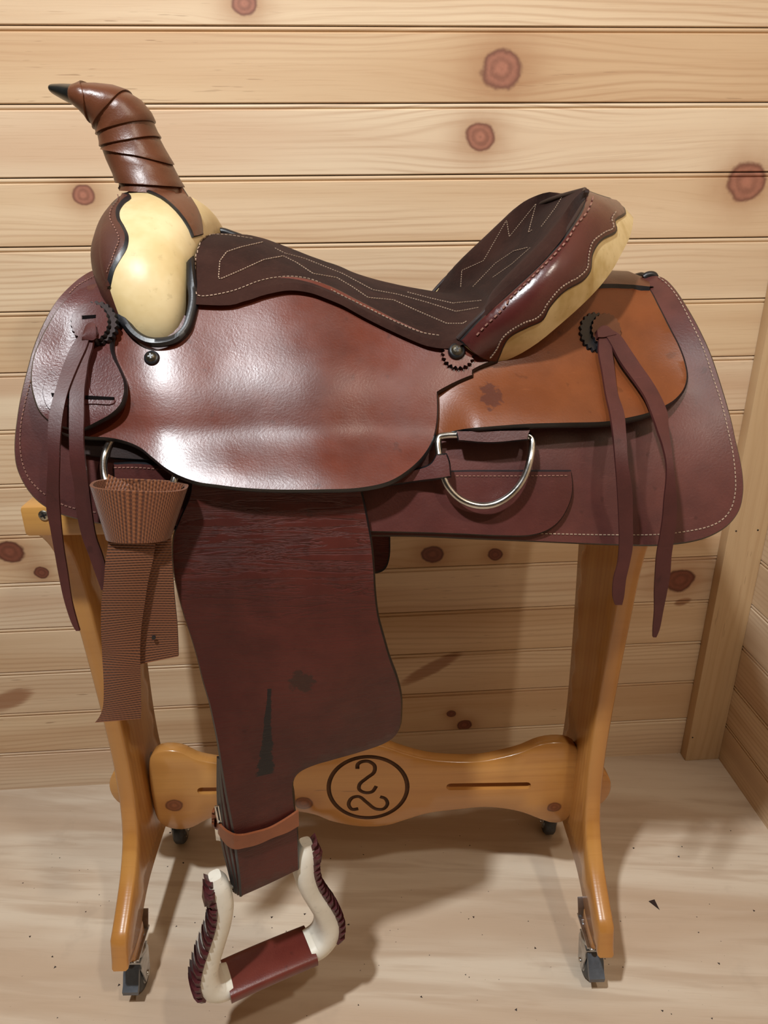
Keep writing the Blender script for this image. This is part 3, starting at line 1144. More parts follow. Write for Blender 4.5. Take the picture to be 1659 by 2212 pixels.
fender_ol = [(412, 1030, 1), (408, 1071), (395, 1102), (383, 1129), (372, 1160), (370, 1195), (372, 1232), (381, 1280), (395, 1332), (410, 1377), (424, 1425), (436, 1473), (450, 1521), (460, 1566), (469, 1610), (477, 1660), (487, 1719),
             (500, 1786), (508, 1839), (515, 1892), (519, 1941, 1), (582, 1913), (648, 1881, 1), (647, 1839), (645, 1791), (641, 1759), (637, 1732), (635, 1693), (639, 1682), (650, 1671), (677, 1658), (721, 1645), (780, 1628), (831, 1610), (855, 1594),
             (867, 1571), (870, 1540), (869, 1504), (859, 1463), (845, 1425), (831, 1377), (819, 1332), (812, 1274), (810, 1232), (805, 1177), (798, 1136), (790, 1095), (778, 1040, 1), (600, 1030)]
fpos = surf(fender_depth)
fender = panel('fender', fender_ol, fpos, .005, [FEND, EDGE], saddle, step=9, grid=15, bev=4)
mirrored(fender, 'fender')
# plies of the folded stirrup leather behind the fender
for k, (sh, off) in enumerate(((-9, .007), (-18, .014), (-25, .021))):
    lay = [(474 + sh * .2, 1640, 1), (485 + sh * .6, 1719), (499 + sh, 1786), (507 + sh, 1839), (514 + sh * .75, 1892), (518 + sh * .55, 1937 - 3 * k, 1), (600 + sh, 1903 - 3 * k), (640, 1880, 1), (640, 1800), (632, 1690), (600, 1645, 1)]
    panel('stirrup_leather', lay, surf(lambda x, y, off=off: fender_depth(x, y) + off), .0062, [[FEND, BURG, FEND][k], EDGE], saddle, step=10, grid=24, bev=3)

# ---- rear jockey, housing


def rj_depth(px, py):
    return FD(px, py) - .005 - .024 * sst(py, 780, 930) * sst(px, 1560, 1400) * sst(px, 930, 1040)


rj_ol = [(1384, 604, 1), (1404, 619), (1426, 659), (1449, 705), (1470, 746), (1483, 782), (1488, 814), (1481, 842), (1460, 867), (1431, 884), (1399, 897), (1357, 907), (1312, 915), (1220, 918), (1147, 920), (1060, 926), (1000, 932), (942, 945, 1),
         (905, 930, 1), (900, 830), (930, 765, 1), (1000, 745), (1080, 735), (1160, 690), (1240, 640), (1310, 606)]
rj_pos = surf(rj_depth)
rear_jockey = panel('rear_jockey', rj_ol, rj_pos, .0075, [TAN, EDGE], saddle, step=9, grid=15, bev=5)
mirrored(rear_jockey, 'rear_jockey')

# housing on top of the back, bridging both sides
V, F = [], []
xs_px = [(1300, 612), (1330, 602), (1365, 607), (1402, 619)]
row0 = [LY(a, b, rj_depth(a, b) - .007) for a, b in ((1296, 613), (1330, 613), (1368, 615), (1404, 619))]
rowm = [LY(a, b, 0.0) for a, b in ((1306, 584), (1326, 585), (1358, 586), (1389, 599))]
nv = 15
for side in (0, 1):
    for a, b in zip(row0, rowm):
        for j in range(nv):
            v = -1 + 2 * j / (nv - 1)
            w_ = abs(v) ** 2.0
            P = b.lerp(Vector((a.x, b.y, a.z)), w_)
            V.append(Vector((P.x, a.y * -v, P.z - side * .007)))
m_ = 4 * nv
F = grid_faces(4, nv) + [f[::-1] for f in grid_faces(4, nv, off=m_)]
I = [0] * len(F)
for i in range(3):
    for j in (0, nv - 1):
        F.append([i * nv + j, (i + 1) * nv + j, m_ + (i + 1) * nv + j, m_ + i * nv + j]); I.append(1)
for i in (0, 3):
    for j in range(nv - 1):
        F.append([i * nv + j, i * nv + j + 1, m_ + i * nv + j + 1, m_ + i * nv + j]); I.append(1)
housing = mk('rear_housing', V, F, [HORN, EDGE], saddle, I)
v, f = tube_geo([LY(x, y, -.02) for x, y in crom([(1390, 600), (1400, 594), (1412, 595), (1417, 604)], 4)], .0045, 8)
mk('crupper_loop', v, f, EDGE, saddle)
# leather that closes the back between the two skirts
V = []
for (a, b) in ((1300, 640), (1345, 618), (1385, 604), (1415, 604)):
    P = LY(a, b, -.045)
    M_ = LY(a - 4, b - 10, 0)
    for j in range(9):
        v_ = -1 + j / 4
        V.append(Vector((P.x, .045 * v_, P.z + (M_.z - P.z) * (1 - v_ * v_) - .008)))
mk('back_bridge', V, grid_faces(4, 9), DARKL, saddle)

# ---- seat jockey


def sj_depth(px, py):
    return FD(px, py) - .010 - .030 * sst(py, 915, 1115) - .004 * sst(py, 700, 860)


sj_ol = [(100, 830), (150, 720), (195, 640), (240, 640), (258, 690), (290, 730), (330, 752), (380, 735), (412, 690), (425, 640), (480, 625), (560, 603), (627, 594), (700, 609), (784, 650), (884, 700), (940, 722), (1000, 730, 1), (1040, 748), (1078, 778, 1), (1040, 792), (1023, 801, 1), (1023, 812, 1),
         (985, 828), (947, 848, 1), (948, 880), (946, 915), (938, 950), (918, 985), (884, 1018), (842, 1043), (780, 1057), (694, 1061), (590, 1061), (520, 1057), (470, 1051), (428, 1045), (389, 1032), (356, 1014), (326, 990), (301, 970), (271, 957), (235, 949), (181, 946), (130, 935), (105, 890)]
sj_pos = surf(sj_depth)
seat_jockey = panel('seat_jockey', sj_ol, sj_pos, .006, [JOCK, EDGE], saddle, step=8, grid=13, bev=4)
mirrored(seat_jockey, 'seat_jockey')

# ---- front jockey


def fj_depth(px, py):
    return FD(px, py) - .019 - .010 * sst(py, 760, 900)


fj_ol = [(211, 608, 1), (193, 612), (169, 622), (142, 643), (120, 669), (99, 705), (84, 735), (72, 765), (66, 795), (65, 825), (71, 858), (84, 891), (105, 912), (133, 924), (160, 930), (181, 928), (211, 914), (241, 897), (262, 876), (271, 849), (270, 822),
         (259, 795), (247, 771), (241, 750), (243, 720), (246, 690), (238, 655)]
fj_pos = surf(fj_depth)
front_jockey = panel('front_jockey', fj_ol, fj_pos, .006, [FRONTJ, EDGE], saddle, step=7, grid=12, bev=4)
mirrored(front_jockey, 'front_jockey')
# latigo keeper slot and tab on it
tab_ol = [(138, 757), (118, 790), (101, 812), (92, 838), (94, 862), (108, 885), (150, 875), (200, 873), (240, 874), (249, 868), (244, 858), (200, 850), (190, 800), (170, 760)]
panel('latigo_keeper', tab_ol, surf(lambda x, y: fj_depth(x, y) - .0016), .002, [FRONTJ, LACE], front_jockey, step=6, grid=12, bev=1.5)
panel('keeper_slot', [(110, 848, 1), (180, 853), (246, 857, 1), (246, 864, 1), (180, 862), (112, 857, 1)], surf(lambda x, y: fj_depth(x, y) - .0022), .001, [SLOT, SLOT], front_jockey, step=6, grid=12, bev=1)


def rosette(name, cx, cy, rx, ry, depth, thick, mats, parent, teeth, amp, tilt=0.0, sharp=False):
    ol_ = []
    n_ = teeth * 6
    for k in range(n_):
        t = 2 * math.pi * k / n_
        ph_ = (k % 6) / 6
        if sharp:
            w_ = 1 - abs(2 * ph_ - 1)
        else:
            w_ = abs(math.sin(math.pi * ph_))
        r = 1 + amp * (w_ - .5)
        x, y = rx * r * math.cos(t), ry * r * math.sin(t)
        ol_.append((cx + x * math.cos(tilt) - y * math.sin(tilt), cy + x * math.sin(tilt) + y * math.cos(tilt), 1))
    return panel(name, ol_, surf(depth), thick, mats, parent, step=40, grid=max(8, rx / 3), bev=1.5)


rosette('back_rosette', 208, 696, 44, 46, lambda x, y: fj_depth(x, y) - .005, .005, [DARKL, EDGE], saddle, 22, .10)
ros = rosette('rosette', 193, 695, 41, 43, lambda x, y: fj_depth(x, y) - .011, .004, [BURG, EDGE], saddle, 22, .07)
panel('slot', [(176, 681, 1), (207, 679, 1), (207, 687, 1), (177, 690, 1)], surf(lambda x, y: fj_depth(x, y) - .0115), .001, [SLOT, SLOT], ros, step=6, grid=8, bev=.8)
panel('slot', [(184, 715, 1), (209, 712, 1), (209, 722, 1), (184, 724, 1)], surf(lambda x, y: fj_depth(x, y) - .0115), .001, [SLOT, SLOT], ros, step=6, grid=8, bev=.8)


def concho(name, cx, cy, rpx, depth, parent, mat=BRASSY):
    pos = surf(depth)
    P, N = pos(cx, cy)
    Q, _ = pos(cx + rpx, cy)
    r = (Q - P).length
    g = [cyl_geo(P - N * .001, N, r, .0045, 28, r * .92, bev=.001)]
    c = mk(name, *g[0], EDGE, parent)
    mk('screw_head', *cyl_geo(P + N * .0022, N, r * .66, .003, 24, r * .5, bev=.0008), mat, c)
    u = N.orthogonal().normalized()
    u = (Vector((1, 0, .25)) - N * N.dot(Vector((1, 0, .25)))).normalized()
    w_ = N.cross(u)
    mk('cross_slot', *join(box_geo(P + N * .0037, u * r * .34, w_ * r * .09, N * .0004), box_geo(P + N * .0037, w_ * r * .34, u * r * .09, N * .0004)), EDGE, c)
    return c


concho('front_screw', 327, 772, 17.5, lambda x, y: sj_depth(x, y) - .002, saddle)
rr_ = rosette('rear_rosette', 990, 764, 34, 31, lambda x, y: sj_depth(x, y) - .005, .004, [JOCK, EDGE], saddle, 20, .20, .2, True)
concho('rear_screw', 987, 757, 19, lambda x, y: sj_depth(x, y) - .008, saddle)
rosette('back_rosette', 1288, 716, 34, 42, lambda x, y: rj_depth(x, y) - .004, .004, [EDGE, EDGE], saddle, 20, .12, -.25)
rosette('rosette', 1310, 712, 32, 37, lambda x, y: rj_depth(x, y) - .008, .004, [HORN, EDGE], saddle, 20, .08, -.25)

# ---- swell: an arch of rawhide with a bulge on both sides
sp_ = [  # y, z, x front, x back, radial half thickness
    (-.150, 1.006, -.224, -.190, .012),
    (-.153, 1.022, -.233, -.176, .026),
    (-.150, 1.045, -.246, -.168, .039),
    (-.138, 1.069, -.260, -.165, .047),
    (-.116, 1.091, -.272, -.164, .049),
    (-.086, 1.108, -.276, -.163, .048),
    (-.046, 1.123, -.277, -.162, .046),
    (0, 1.130, -.277, -.162, .045)]
sp_ = sp_ + [(-p[0],) + p[1:] for p in sp_[::-1][1:]]
spc = crom(sp_, 4)
nv = 32
V, F, I = [], [], []
for i, (y, z, xf, xb, rad) in enumerate(spc):
    a = spc[max(0, i - 1)]
    b = spc[min(len(spc) - 1, i + 1)]
    t = Vector((0, b[0] - a[0], b[1] - a[1])).normalized()
    out = Vector((0, -t.z, t.y))
    if out.y * (1 if y > 0 else -1) < 0 and abs(y) > .02 or (abs(y) <= .02 and out.z < 0):
        out = -out
    xc, hx = (xf + xb) / 2, (xb - xf) / 2
    for k in range(nv):
        th = 2 * math.pi * k / nv
        cx_, sx_ = math.cos(th), math.sin(th)
        ex_ = .85
        X = xc + hx * math.copysign(abs(cx_) ** ex_, cx_)
        shz = -.13 * (X - xc) * max(0, 1 - abs(y) / .15)
        V.append(Vector((X, y, z + shz)) + out * rad * math.copysign(abs(sx_) ** ex_, sx_))
F = grid_faces(len(spc), nv, True)
F += [list(range(nv))[::-1], [(len(spc) - 1) * nv + k for k in range(nv)]]
for f in F:
    k = min(f[0] % nv, f[1] % nv) if len(f) == 4 else 0
    I.append(1 if len(f) == 4 and math.cos(2 * math.pi * (k + .5) / nv) < -.62 else 0)
swell = mk('swell', V, F, [CREAM, COVER], saddle, I)
sw_b = bvh_of(swell)
sw_pos = surf_ray(sw_b, .0022, (320, 560))
cover_ol = [(262, 414, 1), (269, 415), (281, 421), (284, 429), (270, 440), (259, 457), (260, 473), (270, 491), (278, 511), (275, 536), (261, 560), (248, 584), (241, 612), (238, 626, 1), (231, 612), (224, 598), (219, 578), (215, 542), (216, 500), (221, 474), (233, 453), (250, 434)]
cover = panel('swell_cover', cover_ol, sw_pos, .003, [COVER, EDGE], saddle, step=6, grid=9, bev=7, bev_h=.0015, undyed=lambda x, y: x < 238 and not y > 615)
sti_pos = surf_ray(sw_b, .0026, (320, 560))
stitches('stitching', [(257, 424), (258, 436), (243, 458), (242, 480), (254, 503), (259, 522), (250, 550), (240, 578), (235, 592)], sti_pos, cover, THREADD, 6.5)
# rim of the seat jockey's cut-out round the swell
rim_c = crom([(214, 602), (228, 622), (246, 652), (266, 692), (290, 722), (318, 738), (350, 740), (382, 731), (404, 708), (414, 676), (418, 642), (413, 600), (410, 560)], 5)
rv = []
V, F = [], []
for (a, b) in rim_c:
    q = sj_depth(a, b) - .004
    rv.append(LY(a, b, q))
cen = LY(330, 640, -.16)
for P in rv:
    inn = (cen - P)
    inn.y = 0
    inn.normalize()
    for (u_, w_) in ((.0045, .006), (.0052, .002), (.003, -.004), (-.001, -.0055), (-.0045, -.003), (-.005, .003)):
        V.append(P + inn * -u_ + Vector((0, w_, 0)))
mk('swell_rim', V, grid_faces(len(rv), 6, True) + [list(range(6)), [(len(rv) - 1) * 6 + k for k in range(6)][::-1]], EDGE, saddle)

# ---- horn collar: leather that runs from the horn over the back of the swell
col_ol = [(254, 405, 1), (262, 394), (300, 385), (350, 384), (388, 396), (400, 412), (413, 432), (427, 457), (434, 482), (436, 508, 1), (414, 514, 1), (404, 491), (382, 460), (352, 433), (321, 418), (291, 411)]


def col_depth(px, py):
    # leather stretched from the horn root down to the near shoulder of the swell
    t = sst(py, 390, 510)
    edge = sst(px - (388 + (py - 396) * .48), -60, 0)
    return -.028 - .055 * t + .025 * edge


def col_pos(px, py):
    P1, N1 = surf(col_depth)(px, py)
    d = rayl(px, py).normalized()
    h = sw_b.ray_cast(CL, d)
    if h[0] is not None and h[0].y - .003 < P1.y:
        N = h[1] if h[1].dot(CL - h[0]) > 0 else -h[1]
        return h[0] + N * .003, N
    return P1, N1


collar = panel('fork_cover', col_ol, col_pos, .004, [HORN, EDGE], saddle, step=7, grid=9, bev=2, bev_h=.001)
# its mirror and the bridge behind the horn
V = []
for (a, b) in ((300, 396), (360, 402), (396, 420), (416, 450), (428, 480), (432, 508)):
    P = LY(a, b, col_depth(a, b) + .004)
    for j in range(9):
        v_ = -1 + j / 4
        V.append(Vector((P.x - .004, P.y * -v_ * (1 if v_ < 0 else .35), P.z - .004)))
mk('fork_bridge', V, grid_faces(6, 9), HORN, saddle)

# ---- horn
hs = [((121, 206), (120, 184), .024), ((140, 217), (144, 183), .029), ((172, 234), (172, 184), .036), ((182, 241), (186, 182), .038), ((194, 254), (222, 183), .039), ((202, 264), (252, 188), .038), ((207, 273), (284, 204), .036),
      ((212, 281), (312, 225), .035), ((216, 291), (325, 250), .034), ((220, 304), (332, 275), .034), ((225, 320), (347, 310), .035), ((234, 343), (361, 337), .036), ((247, 369), (374, 366), .038), ((259, 392), (387, 394), .042),
      ((262, 412), (398, 420), .050)]
L2 = crom([h[0] for h in hs], 5)
R2 = crom([h[1] for h in hs], 5)
D2 = np.interp(np.linspace(0, 1, len(L2)), np.linspace(0, 1, len(hs)), [h[2] for h in hs])
NS = 30


def horn_ring(t, grow=0.0, tilt=None):
    """ring of points round the horn at a station t (may vary with angle)"""
    out = []
    for k in range(NS):
        an = 2 * math.pi * k / NS
        tt = t(an) if callable(t) else t
        tt = min(1, max(0, tt)) * (len(L2) - 1)
        i = min(len(L2) - 2, int(tt))
        w_ = tt - i
        a = L2[i] * (1 - w_) + L2[i + 1] * w_
        b = R2[i] * (1 - w_) + R2[i + 1] * w_
        dd = D2[i] * (1 - w_) + D2[i + 1] * w_
        A_, B_ = LY(a[0], a[1], 0), LY(b[0], b[1], 0)
        c = (A_ + B_) / 2
        h = (B_ - A_) / 2
        g_ = grow
        e = .86
        ca, sa = math.cos(an), math.sin(an)
        ca = math.copysign(abs(ca) ** e, ca)
        sa = math.copysign(abs(sa) ** e, sa)
        hl = h.length
        out.append(c + h * ((hl + g_) / hl) * ca + Vector((0, -(dd + g_), 0)) * sa)
    return out


def ring_mesh(name, rows, mats, parent, cap0=False, cap1=False):
    V = [p for r in rows for p in r]
    F = grid_faces(len(rows), NS, True)
    if cap0:
        F.append(list(range(NS))[::-1])
    if cap1:
        F.append([(len(rows) - 1) * NS + k for k in range(NS)])
    return mk(name, V, F, mats, parent)


nh = len(hs) - 1
horn = ring_mesh('horn', [horn_ring(t, -.0015) for t in np.linspace(2.0 / nh, 1, 30)], HORN, saddle, True, True)
ring_mesh('horn_cap', [horn_ring(0.0, -.0022), horn_ring(0.006, -.0004)] + [horn_ring(t) for t in np.linspace(.012, 2.25 / nh, 8)], BLACKR, horn, True, True)
# overlapping turns of the leather wrap; each starts under the one above (an = pi/2 faces the camera)
cuts = [lambda an: 2.0 / nh, lambda an: (4.0 + 1.0 * math.cos(an) * -1.1) / nh, lambda an: (6.2 - .5 * math.cos(an)) / nh, lambda an: (8.3 + .25 * math.cos(an)) / nh, lambda an: (9.75 - .15 * math.cos(an)) / nh,
        lambda an: (10.9 + .75 * math.cos(an)) / nh, lambda an: (13.3 + .1 * math.cos(an)) / nh]
for i in range(len(cuts) - 1):
    c0, c1 = cuts[i], cuts[i + 1]
    rows = []
    for (q, g_) in ((-.03, -.0008), (.0, .0004), (.3, .0008), (.7, .0014), (.97, .0026), (1.0, .0022), (1.005, -.001)):
        rows.append(horn_ring(lambda an, c0=c0, c1=c1, q=q: c0(an) + (c1(an) - c0(an)) * q, g_))
    ring_mesh('wrap_turn', rows, HORN, horn)

# ---- seat: suede, from the swell back into the dish of the cantle
stn = [((413, 640), None, (462, 505), 3.2), ((475, 643), None, (505, 507), 3.2), ((529, 634), None, (545, 513), 3.0), ((578, 619), None, (585, 525), 2.6), ((627, 611), None, (625, 541), 2.4), ((664, 615), None, (657, 555), 2.3),
       ((701, 627), None, (690, 567), 2.2), ((739, 643), None, (722, 579), 2.2), ((784, 668), None, (765, 595), 2.2), ((836, 694), None, (812, 609), 2.2), ((884, 716), None, (860, 620), 2.2), ((933, 733), None, (908, 629), 2.1), ((963, 736), -.181, (955, 637), 2.1),
       ((989, 732), -.184, (1005, 645), 2.1), ((1037, 684), -.188, (1052, 628), 2.0), ((1092, 636), -.188, (1102, 590), 2.0), ((1147, 586), -.184, (1150, 536), 2.0), ((1193, 538), -.174, (1192, 482), 2.2), ((1229, 490), -.152, (1226, 441), 2.4),
       ((1254, 449), -.115, (1250, 414), 2.4), ((1262, 427), -.07, (1259, 410), 2.2), ((1264, 412), -.004, (1264, 411), 2.0)]
rows = []
for (N2, y, M2, pw) in stn:
    if y is None:
        y = FD(*N2) - .0165
    A_ = LY(N2[0], N2[1], y)
    M_ = LY(M2[0], M2[1], 0.0)
    rows.append((A_.x, A_.y, A_.z, M_.x, M_.z, pw, sst(N2[0], 1000, 1100)))
rows = crom(rows, 4)
nv = 33
V = []
for side in (0, 1):
    for (ax_, ay_, az_, mx_, mz_, pw, roll) in rows:
        for j in range(nv):
            v_ = math.sin((-1 + 2 * j / (nv - 1)) * math.pi / 2 * .999)
            b_ = abs(v_) ** pw
            P = Vector((mx_ + (ax_ - mx_) * b_, ay_ * -v_, mz_ + (az_ - mz_) * b_))
            rb = roll * .015 * math.exp(-((abs(v_) - .86) / .13) ** 2) * sst(-ay_, .05, .15)
            P = P + Vector((-.4 * rb, 0, rb))
            if side:
                P = P + Vector((0, .006 * v_ if abs(v_) > .5 else 0, -.007))
            V.append(P)
nr = len(rows)
off = nr * nv
F = grid_faces(nr, nv) + [f[::-1] for f in grid_faces(nr, nv, off=off)]
for i in range(nr - 1):
    for j in (0, nv - 1):
        F.append([i * nv + j, (i + 1) * nv + j, off + (i + 1) * nv + j, off + i * nv + j])
for i in (0, nr - 1):
    for j in range(nv - 1):
        F.append([i * nv + j, i * nv + j + 1, off + i * nv + j + 1, off + i * nv + j])
seat = mk('seat', V, F, SUEDE, saddle)
seat_b = bvh_of(seat)
spos = surf_ray(seat_b, .0003, (700, 610))
stl = [
    [(545, 516), (520, 512), (480, 507), (445, 509), (428, 519), (423, 560), (424, 635), (431, 640), (500, 630), (560, 608), (600, 600), (640, 599), (680, 607), (730, 635), (790, 664), (850, 694), (910, 719), (950, 726)]]
stitches('seat_stitching', stl[0], spos, seat, THREAD, 9)
for pth in ([(567, 524), (520, 535), (490, 545), (475, 565), (472, 603), (478, 603), (520, 585), (570, 562), (612, 554), (640, 568), (676, 592), (728, 601), (760, 620), (795, 644), (850, 649), (900, 672), (965, 700), (1000, 700), (1010, 694)],
            [(594, 537), (615, 548), (660, 560), (740, 592), (805, 627), (860, 637), (925, 655), (985, 674), (1005, 671), (1035, 665)],
            [(880, 632), (930, 645), (978, 656), (1040, 650)]):
    stitches('seat_stitching', pth, spos, seat, THREAD, 5.5, .6, .0005, curve=False)
dpos = surf_ray(seat_b, .0003, (1120, 560))
for pth in ([(996, 620), (998, 585), (1045, 564), (1095, 476), (1101, 512), (1159, 440), (1142, 503), (1152, 496)], [(1022, 620), (1070, 570), (1110, 543), (1142, 535)], [(1065, 600), (1105, 572), (1147, 535)], [(1170, 490), (1200, 450), (1216, 424)]):
    stitches('seat_stitching', pth, dpos, seat, THREAD, 5.0, .6, .00045, curve=False)
# turned-up front corner of the seat on the far side
V, F = tube_geo([LY(a, b, .045) for a, b in crom([(468, 500), (482, 500), (500, 506), (520, 513)], 4)], .0045, 8)
mk('seat_corner', V, F, EDGE, saddle)

# ---- cantle: rawhide rim with a scalloped binding
cA = [(989, 733, -.184), (1037, 685, -.188), (1092, 637, -.188), (1147, 587, -.184), (1193, 539, -.174), (1229, 491, -.152), (1254, 450, -.115), (1262, 428, -.07), (1263, 411, 0)]
cG = [(1025, 764, -.192), (1075, 716, -.199), (1122, 680, -.201), (1170, 640, -.199), (1216, 594, -.190), (1255, 545, -.168), (1290, 492, -.135), (1314, 452, -.082), (1325, 433, 0)]
cC = [(1070, 787, -.176), (1115, 769, -.180), (1161, 741, -.182), (1211, 700, -.176), (1257, 659, -.164), (1293, 622, -.149), (1321, 586, -.131), (1344, 545, -.105), (1360, 513, -.072), (1367, 485, -.034), (1368, 470, 0)]
cnt = 34
rs = [resample(crom([tuple(LY(*p)) for p in q], 8), count=cnt) for q in (cA, cG, cC)]
prof = []
for i in range(cnt):
    A_, G_, C_ = (Vector(r[i]) for r in rs)
    row = []
    for t in (0, .08, .2, .35, .5, .65, .8, .92, 1.0):
        row.append(A_ * (1 - t) * (1 - 2 * t) + G_ * 4 * t * (1 - t) + C_ * t * (2 * t - 1))
    inn = Vector((0, 1 if C_.y < 0 else 0, 0))
    D_ = C_ + Vector((-.010, .010 * min(1, -C_.y / .1), .004))
    E_ = A_ + Vector((.012, -A_.y * .10, -.006))
    row += [D_, (D_ + E_) / 2 + Vector((.004, 0, 0)), E_]
    prof.append(row)
full = prof + [[Vector((p.x, -p.y, p.z)) for p in r] for r in prof[::-1][1:]]
npf = len(full[0])
V = [p for r in full for p in r]
F = grid_faces(len(full), npf, True) + [list(range(npf)), [(len(full) - 1) * npf + k for k in range(npf)][::-1]]
cantle = mk('cantle', V, F, CREAM2, saddle)
cb = bvh_of(cantle)
cpos = surf_ray(cb, .0028, (1200, 600))
bind_ol = [(1264, 411, 1), (1284, 419), (1312, 428), (1336, 433, 1), (1340, 440), (1349, 454), (1350, 465), (1327, 480), (1331, 492), (1329, 504), (1298, 521), (1279, 550), (1274, 586), (1258, 607), (1218, 630), (1188, 662), (1171, 692), (1140, 707), (1099, 730), (1080, 767), (1072, 786, 1), (1050, 779), (1022, 764),
           (993, 736, 1), (1040, 687), (1095, 639), (1150, 589), (1196, 541), (1232, 493), (1256, 452)]
binding = panel('cantle_binding', bind_ol, cpos, .004, [BAND, EDGE], saddle, step=7, grid=9, bev=5, bev_h=.0015)
bpos = surf_ray(cb, .0033, (1200, 600))
stitches('stitching', [(1325, 462), (1316, 476), (1319, 494), (1296, 507), (1274, 525), (1266, 552), (1262, 580), (1245, 597), (1208, 620), (1181, 651), (1160, 681), (1125, 697), (1088, 722), (1068, 755), (1056, 770)], bpos, binding, THREAD, 6.5, .6, .00055)
stitches('whip_stitching', [(1280, 420), (1277, 440), (1265, 466), (1240, 496), (1225, 522), (1198, 556), (1165, 590), (1137, 618), (1105, 648), (1080, 676), (1050, 704), (1027, 728)], bpos, binding, THREADD, 13, .55, .0008)
full_b = mirrored(binding, 'cantle_binding')
# dark welt between seat and binding
wl = [Vector(p) for p in rs[0]]
wl = wl + [Vector((p.x, -p.y, p.z)) for p in wl[::-1][1:]]
mk('cantle_welt', *tube_geo([p + Vector((0, 0, .0005)) for p in wl], .0030, 8), DARKL, saddle)

# ---- saddle strings


def ribbon(name, pairs, depth, thick, mat, parent, n_per=6, curl=0.0, uvscale=None, extra=None, **kw):
    pr_ = crom([(a[0], a[1], b[0], b[1]) for a, b in pairs], n_per)
    nc = 7
    V, uv = [], []
    vlen = 0.0
    prev = None
    for i, (ax_, ay_, bx_, by_) in enumerate(pr_):
        row = []
        for j in range(nc):
            t = j / (nc - 1)
            px, py = ax_ + (bx_ - ax_) * t, ay_ + (by_ - ay_) * t
            row.append(LY(px, py, depth(px, py, t)))
        mid = row[nc // 2]
        if prev is not None:
            vlen += (mid - prev).length
        prev = mid
        wid = (row[-1] - row[0]).length
        for j in range(nc):
            V.append(row[j])
            uv.append((wid * j / (nc - 1), vlen))
    nr_ = len(pr_)
    # normals by rows, then back side
    B = []
    for i in range(nr_):
        for j in range(nc):
            a = V[max(0, i - 1) * nc + j]
            b = V[min(nr_ - 1, i + 1) * nc + j]
            c = V[i * nc + max(0, j - 1)]
            d = V[i * nc + min(nc - 1, j + 1)]
            N = (b - a).cross(d - c)
            N = N.normalized() if N.length > 1e-12 else Vector((0, -1, 0))
            if N.dot(CL - V[i * nc + j]) < 0:
                N = -N
            B.append(V[i * nc + j] - N * thick)
    o_ = len(V)
    F = grid_faces(nr_, nc) + [f[::-1] for f in grid_faces(nr_, nc, off=o_)]
    for i in range(nr_ - 1):
        for j in (0, nc - 1):
            F.append([i * nc + j, (i + 1) * nc + j, o_ + (i + 1) * nc + j, o_ + i * nc + j])
    for i in (0, nr_ - 1):
        for j in range(nc - 1):
            F.append([i * nc + j, i * nc + j + 1, o_ + i * nc + j + 1, o_ + i * nc + j])
    return mk(name, V + B, F, mat, parent, uv=uv + uv, **kw)


def hang(fn, py0=1060.0, lim=-.276):
    def d(px, py, t):
        v = fn(px, py)
        k = sst(py, py0 - 160, py0 + 40)
        return v * (1 - k) + lim * k
    return d


def rows_(lst):
    return [((a, y), (b, y)) for (y, a, b) in lst]


fs = lambda x, y: fj_depth(x, y) - .012
ribbon('saddle_string', rows_([(718, 176, 196), (747, 155, 187), (790, 136, 168), (840, 120, 148), (880, 109, 138), (913, 104, 133), (960, 103, 129), (1000, 103, 128), (1060, 100, 127), (1100, 100, 129), (1140, 108, 132), (1190, 117, 138), (1240, 126, 146), (1300, 139, 155), (1350, 156, 168), (1363, 164, 172)]),
       hang(lambda x, y: fs(x, y) - .003, 1040, -.281), .0028, STRING, saddle)
ribbon('saddle_string', rows_([(718, 190, 204), (750, 183, 199), (777, 172, 191), (810, 159, 186), (840, 151, 182), (900, 149, 181), (950, 149, 180), (1000, 151, 184), (1050, 160, 191), (1100, 164, 197), (1160, 177, 207), (1200, 192, 221), (1240, 206, 232), (1275, 219, 238)]),
       hang(fs, 1040, -.276), .0028, STRING, saddle)
ribbon('string_knot', [((180, 716), (176, 735)), ((186, 702), (186, 734)), ((196, 696), (200, 735)), ((206, 700), (208, 730))], lambda x, y, t: fj_depth(x, y) - .0155 - .003 * math.sin(math.pi * t), .006, STRING, saddle)
bs = lambda x, y: rj_depth(x, y) - .012
ribbon('saddle_string', rows_([(716, 1295, 1314), (740, 1294, 1320), (760, 1294, 1323), (800, 1301, 1328), (850, 1309, 1335), (890, 1318, 1348), (940, 1325, 1353), (1000, 1330, 1357), (1060, 1334, 1366), (1120, 1337, 1367), (1180, 1338, 1367), (1220, 1334, 1360), (1250, 1326, 1353), (1290, 1324, 1348), (1307, 1329, 1344)]),
       hang(bs, 1040, -.272), .0028, STRING, saddle)
ribbon('saddle_string', [((1306, 722), (1322, 712)), ((1316, 735), (1338, 722)), ((1339, 778), (1362, 755)), ((1357, 804), (1384, 788)), ((1376, 830), (1408, 822)), ((1394, 858), (1427, 855)), ((1410, 897), (1442, 892)), ((1421, 929), (1445, 929)), ((1433, 965), (1451, 970)), ((1440, 1000), (1455, 1003)), ((1440, 1034), (1458, 1034)),
                         ((1435, 1080), (1462, 1080)), ((1432, 1120), (1462, 1120)), ((1426, 1160), (1457, 1160)), ((1419, 1200), (1451, 1200)), ((1416, 1240), (1448, 1240)), ((1414, 1280), (1441, 1280)), ((1414, 1320), (1433, 1320)), ((1411, 1360), (1425, 1360)), ((1411, 1377), (1418, 1377))],
       hang(lambda x, y: bs(x, y) - .002, 1040, -.272), .0028, STRING, saddle)
